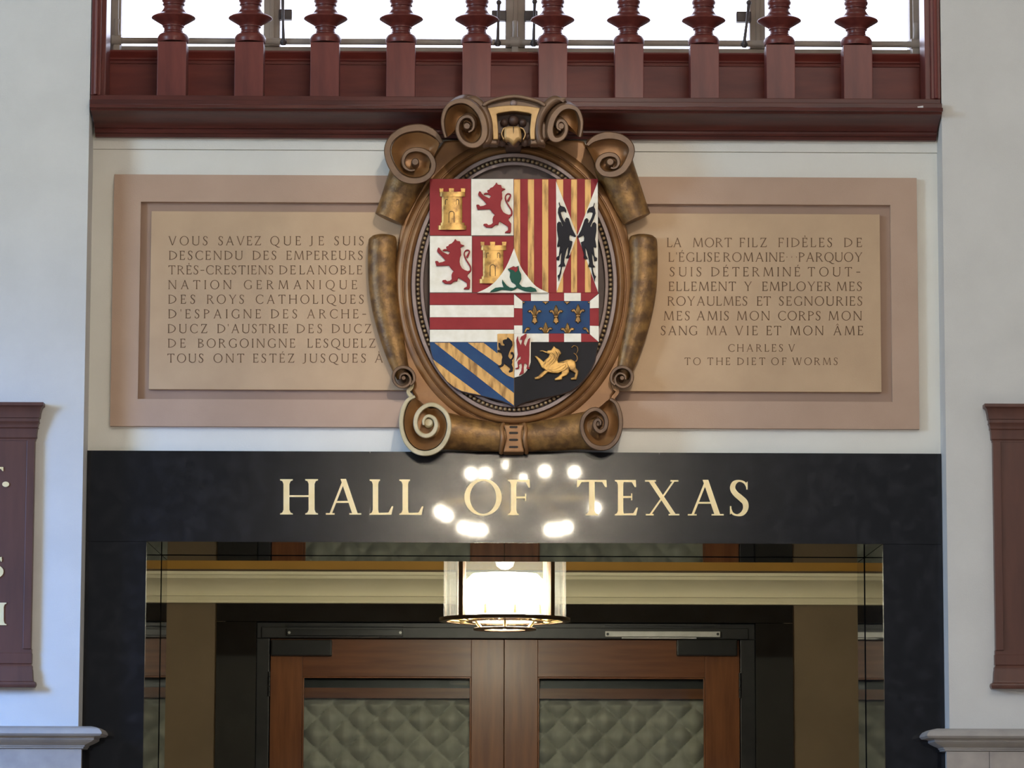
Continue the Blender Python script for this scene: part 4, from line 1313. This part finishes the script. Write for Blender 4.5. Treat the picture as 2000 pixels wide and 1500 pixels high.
# ------------------------------------------------------------------ stone wainscot with moulded caps at both piers
def plinth(side, n):
    if side == 0:
        e = lambda d: P(151 + d, 1450, YP).x
        far = -6.0
        dv = 0
    else:
        e = lambda d: P(1857 - d, 1450, YP).x
        far = 6.0
        dv = 5
    zz_ = lambda v: P(80 if side == 0 else 1920, v + dv, YP - .05).z
    prof = [(30, 1418), (40, 1420), (48, 1424), (52, 1429), (53, 1433), (49, 1437), (38, 1438), (36, 1440), (36, 1444), (32, 1447), (26, 1450), (19, 1453), (16, 1455), (16, 1457), (14, 1458), (13, 1461), (10, 1461.5)]
    rr = []
    for d, v in prof:
        z = zz_(v)
        y = YP - d * px()
        rr.append([Vector((far, 0.0, z)), Vector((e(d), 0.0 if d < 12 else YM - .001, z)), Vector((e(d), y, z)), Vector((far, y, z))])
    S(MB().loft(rr).build(f'trim_{n}', M['stone'], smooth=30))
    y = YP - 10 * px()
    x1 = e(10)
    step = 0.42 if side == 1 else -0.42
    mb = MB()
    x = x1
    z1 = zz_(1462)
    first = P(1931, 1480, YP).x - x1 if side == 1 else -0.5
    w = first
    for _ in range(5):
        mb.box(x + math.copysign(.0006, w), x + w - math.copysign(.0006, w), y, YP + .002, 0, z1)
        x += w
        w = step
    S(mb.build(f'baseboard_{"left" if side == 0 else "right"}', M['stone_block'], bevel=.0008))


plinth(0, 1)
plinth(1, 2)

# ------------------------------------------------------------------ the far double doors
zd1 = P(1000, 1249.5, YD).z
zpt = P(1000, 1322, YD).z


def door(n, u0, u1, g0, g1, hinge_u, closer):
    d = empty(f'door_{n}', None, None, (0, 0, 0), kind='structure')
    DX = lambda u: P(u, 1380, YD).x
    b = YD + .045
    for a, c in ((u0, g0), (g1, u1)):
        MB().box(DX(a), DX(c), YD, b, 0.01, zd1).build('stile', M['door'], d, bevel=.0012)
    MB().box(DX(g0) + .0006, DX(g1) - .0006, YD, b, zpt, zd1).build('top_rail', M['doorh'], d, bevel=.0012)
    MB().box(DX(g0) + .0006, DX(g1) - .0006, YD, b, 0.01, 0.28).build('bottom_rail', M['doorh'], d, bevel=.0012)
    # glazing bead
    mb = MB()
    w = 3.2 * px(YD)
    x0_, x1_ = DX(g0) + .0006, DX(g1) - .0006
    mb.box(x0_, x0_ + w, YD + .004, YD + .02, .28, zpt).box(x1_ - w, x1_, YD + .004, YD + .02, .28, zpt).box(x0_, x1_, YD + .004, YD + .02, zpt - w, zpt)
    mb.build('glazing_bead', M['door'], d, bevel=.002)
    MB().box(x0_, x1_, YD + .013, YD + .016, .28, zpt).build('pane', M['door_pane'], d)
    # rail behind the glass and the quilted pad
    zq = P(1000, 1364.5, YD + .03).z
    zq2 = P(1000, 1344.5, YD + .03).z
    MB().box(x0_, x1_, YD + .09, YD + .098, .28, zpt).build('backing', M['frame_metal'], d)
    MB().box(x0_, x1_, YD + .022, YD + .08, zq, zq2).build('pad_rail', M['doorh'], d)
    nx, nz = 120, 330
    p = 58.7 * px(YD + .03)
    v, f = [], []
    zq0 = 0.28
    rnd = random.Random(n)
    off = [[rnd.uniform(.75, 1.15) for _ in range(60)] for _ in range(60)]
    xc, zc_ = P(617 if n == 1 else 1121, 1404, YD + .03).x, P(1000, 1404 if n == 1 else 1436, YD + .03).z
    for j in range(nz + 1):
        for i in range(nx + 1):
            x = x0_ + (x1_ - x0_) * i / nx
            z = zq0 + (zq - zq0) * j / nz
            A, B = ((x - xc) + (z - zc_)) / p, ((x - xc) - (z - zc_)) / p
            fa, fb = abs(math.sin(math.pi * A)), abs(math.sin(math.pi * B))
            k_ = off[int(math.floor(A)) % 60][int(math.floor(B)) % 60]
            h = .062 * k_ * (fa * fb) ** .6 + .0012 * math.sin(60 * x + 40 * z * math.sin(9 * x))
            edge = min((zq - z) / .03, 1.0)
            v.append((x, YD + .086 - h * max(edge, 0.15), z))
    for j in range(nz):
        for i in range(nx):
            a = j * (nx + 1) + i
            f.append((a, a + 1, a + nx + 2, a + nx + 1))
    mb = MB()
    mb.add(v, f)
    mb.build('quilted_pad', M['quilt'], d, smooth=75)
    # closer body
    ca, cb = closer
    MB().rect(ca, 1249, cb, 1281, YD - .045, YD).build('closer_body', M['closer'], d, bevel=.006)
    # hinge
    hz = P(1000, 1338, YD).z
    mb = MB()
    for kk in range(5):
        mb.tube([Vector((DX(hinge_u), YD - .028, hz + (kk - 2.5) * .022 + .001)), Vector((DX(hinge_u), YD - .028, hz + (kk - 1.5) * .022 - .001))], 2.4 * px(YD), 10)
    mb.build('hinge', M['frame_metal'], d)


door(1, 527.5, 983.8, 590, 920.5, 526, (529, 648))
door(2, 985, 1444.5, 1050, 1377.5, 1444.5, (1322, 1440))
# closer tracks on the door head
for u0, u1, v0, v1, mt, lab in ((560, 787, 1229, 1242, 'closer', 'black door closer track on the head above the left door'), (1182, 1407, 1233, 1244, 'silver', 'silver door closer track on the head above the right door')):
    t = empty('closer_track', lab, 'door closer track', (0, 0, 0))
    yt = YD - .055
    MB().rect(u0, v0, u1, v1, yt, YD - .0325).build('rail', M[mt], t, bevel=.002)
    mb = MB()
    for u in (u0 + 5, u1 - 5):
        c = P(u, (v0 + v1) / 2, yt)
        mb.lathe((c.x, 0, c.z), [(.006, yt), (.006, yt - .002)], 14, 'Y')
    mb.build('screw', M['closer'] if mt == 'silver' else M['silver'], t)
    MB().rect(u0, v0 - 14 if mt == 'silver' else v0 - 10, u1, v0 - 11 if mt == 'silver' else v0 - 6, yt + .01, YD - .0325).build('cover_strip', M['frame_metal'] if mt == 'silver' else M['closer'], t)
    a = (u0 + u1) / 2
    MB().rect(a - 80, v1 + 1, a + 66, v1 + 3.2, yt + .006, yt + .016).build('arm', M['silver'] if mt == 'silver' else M['closer'], t)

# ------------------------------------------------------------------ hanging lantern in the vestibule
YLn = 2.65
cL = P(986, 1160, YLn)
sL = px(YLn)
lan = empty('hanging_lantern', 'lit drum lantern of glass and bronze hanging in the doorway', 'lantern', (cL.x, YLn, P(986, 1215, YLn).z))
RR = 119.5 * sL
LZ = lambda v: P(986, v, YLn).z
zl0, zl1 = LZ(1207), LZ(1207) + .42
mb = MB()
n = 48
for r in (RR,):
    rings = [[Vector((cL.x + r * math.cos(2 * math.pi * k_ / n), YLn + r * math.sin(2 * math.pi * k_ / n), z)) for k_ in range(n)] for z in (zl0, zl1)]
    mb.loft(rings, cap=False)
mb.build('glass_drum', M['lamp_glass'], lan, smooth=60)
for k_ in range(4):
    a = math.radians(45 + 90 * k_) + .035
    mb = MB()
    d_ = Vector((math.cos(a), math.sin(a), 0))
    t_ = Vector((-d_.y, d_.x, 0))
    c = Vector((cL.x, YLn, 0)) + d_ * (RR + .004)
    hw, hd = 5.4 * sL, .009
    q = [c - t_ * hw - d_ * hd, c + t_ * hw - d_ * hd, c + t_ * hw + d_ * hd, c - t_ * hw + d_ * hd]
    mb.loft([[p + Vector((0, 0, zl0 - .006)) for p in q], [p + Vector((0, 0, zl1)) for p in q]])
    mb.build('post', M['lamp_metal'], lan, bevel=.002)


def ring(name, r0, r1, z0, z1, mt):
    mb = MB()
    rings = []
    n = 56
    v, f = [], []
    for k_ in range(n):
        a = 2 * math.pi * k_ / n
        for r, z in ((r0, z0), (r1, z0), (r1, z1), (r0, z1)):
            v.append(Vector((cL.x + r * math.cos(a), YLn + r * math.sin(a), z)))
    for k_ in range(n):
        for j in range(4):
            f.append((k_ * 4 + j, k_ * 4 + (j + 1) % 4, ((k_ + 1) % n) * 4 + (j + 1) % 4, ((k_ + 1) % n) * 4 + j))
    mb.add(v, f)
    return mb.build(name, mt, lan, smooth=30, bevel=.0015)


ring('lower_ring', RR - .012, RR + .016, zl0 - .014, zl0, M['lamp_metal'])
ring('inner_ring', .118, .142, zl0 - .016, zl0 - .004, M['lamp_metal'])
ring('bottom_ring', .075, .115, LZ(1231), LZ(1227), M['lamp_metal'])
ring('upper_ring', RR - .010, RR + .018, zl1, zl1 + .03, M['lamp_metal'])
mb = MB()
for k_ in range(16):
    a = 2 * math.pi * k_ / 16
    c = Vector((cL.x, YLn, zl0 - .008))
    d_ = Vector((math.cos(a), math.sin(a), 0))
    t_ = Vector((-d_.y, d_.x, 0))
    mb.tube([c + d_ * .142, c + d_ * .165 + t_ * .02 * (1 if k_ % 2 else -1) + Vector((0, 0, -.004)), c + d_ * (RR - .01)], .004, 8)
    if k_ % 2:
        mb.ball(c + d_ * .172, .011, 10, 6)
for k_ in range(6):
    a = 2 * math.pi * (k_ + .5) / 6
    d_ = Vector((math.cos(a), math.sin(a), 0))
    c = Vector((cL.x, YLn, 0))
    mb.tube([c + d_ * .10 + Vector((0, 0, LZ(1228))), c + d_ * .125 + Vector((0, 0, zl0 - .01))], .005, 8)
mb.build('gallery', M['brass'], lan, smooth=60)
# lit diffuser with sockets and canopy dome
mb = MB()
zd0, zd1_ = LZ(1197), LZ(1122)
mb.lathe((cL.x, YLn, 0), [(.02, zd0), (.135, zd0), (.15, zd0 + .02), (.15, zd1_ - .03), (.12, zd1_), (.02, zd1_ + .005)], 40)
mb.build('lit_diffuser', M['lamp_on'], lan, smooth=50)
for dx, dy in ((.035, -.14), (.125, -.105), (-.07, -.135)):
    c = (cL.x + dx, YLn + dy)
    MB().lathe((c[0], c[1], 0), [(.016, zl0 - .004), (.016, zl0 + .004), (.009, zl0 + .01), (.007, zl0 + .04), (.003, zl0 + .045)], 14).build('candle_socket', M['brass'], lan)
MB().lathe((cL.x, YLn, 0), [(.012, LZ(1112)), (.03, LZ(1106)), (.036, LZ(1098)), (.036, zl1)], 24).build('dome', M['closer'], lan)
MB().lathe((cL.x, YLn, 0), [(RR + .018, zl1 + .03), (RR * .7, zl1 + .09), (.04, zl1 + .13), (.012, zl1 + .15), (.012, ZV)], 40).build('canopy', M['lamp_metal'], lan)

# ------------------------------------------------------------------ hall chandelier, overhead behind the viewpoint; the lintel mirrors its bulbs
ch_c = P(997, 965, 5.46)
ch = empty('chandelier', 'hall chandelier of lit bulbs overhead, mirrored in the black lintel', 'chandelier', (ch_c.x, -5.5, ch_c.z))


def mirr(u, v, d):
    p = P(u, v, YM + d)
    return Vector((p.x, YM - d, p.z))


BU = [(920, 925, 5.35), (948, 925, 5.6), (993, 908, 5.75), (1064, 920, 5.6), (1122, 922, 5.35), (1022, 933, 5.2),
      (860, 999, 5.45), (905, 1030, 5.3), (940, 1035, 5.25), (1075, 1035, 5.25), (1107, 1030, 5.3), (1162, 992, 5.45), (922, 1034, 5.28), (1091, 1034, 5.28), (873, 1007, 5.4)]
cc = Vector((ch_c.x, -5.5, ch_c.z))
for i, (u, v, d) in enumerate(BU):
    p = mirr(u, v, d)
    small = u == 1022
    b = MB().ball(p, .012 if small else .021, 12, 8).build('bulb', M['bulb'], ch, smooth=80)
    base = Vector((p.x, p.y, p.z + (.045 if v > 970 else -.045)))
    MB().tube([p + (base - p) * .42, base, Vector(((base.x + cc.x) / 2, (base.y + cc.y) / 2, cc.z - .02)), cc], .006, 8).build('arm', M['brass'], ch)
MB().lathe((cc.x, cc.y, 0), [(.01, cc.z - .12), (.04, cc.z - .09), (.05, cc.z), (.02, cc.z + .08), (.012, cc.z + .2), (.012, 6.2)], 20).build('stem', M['brass'], ch)
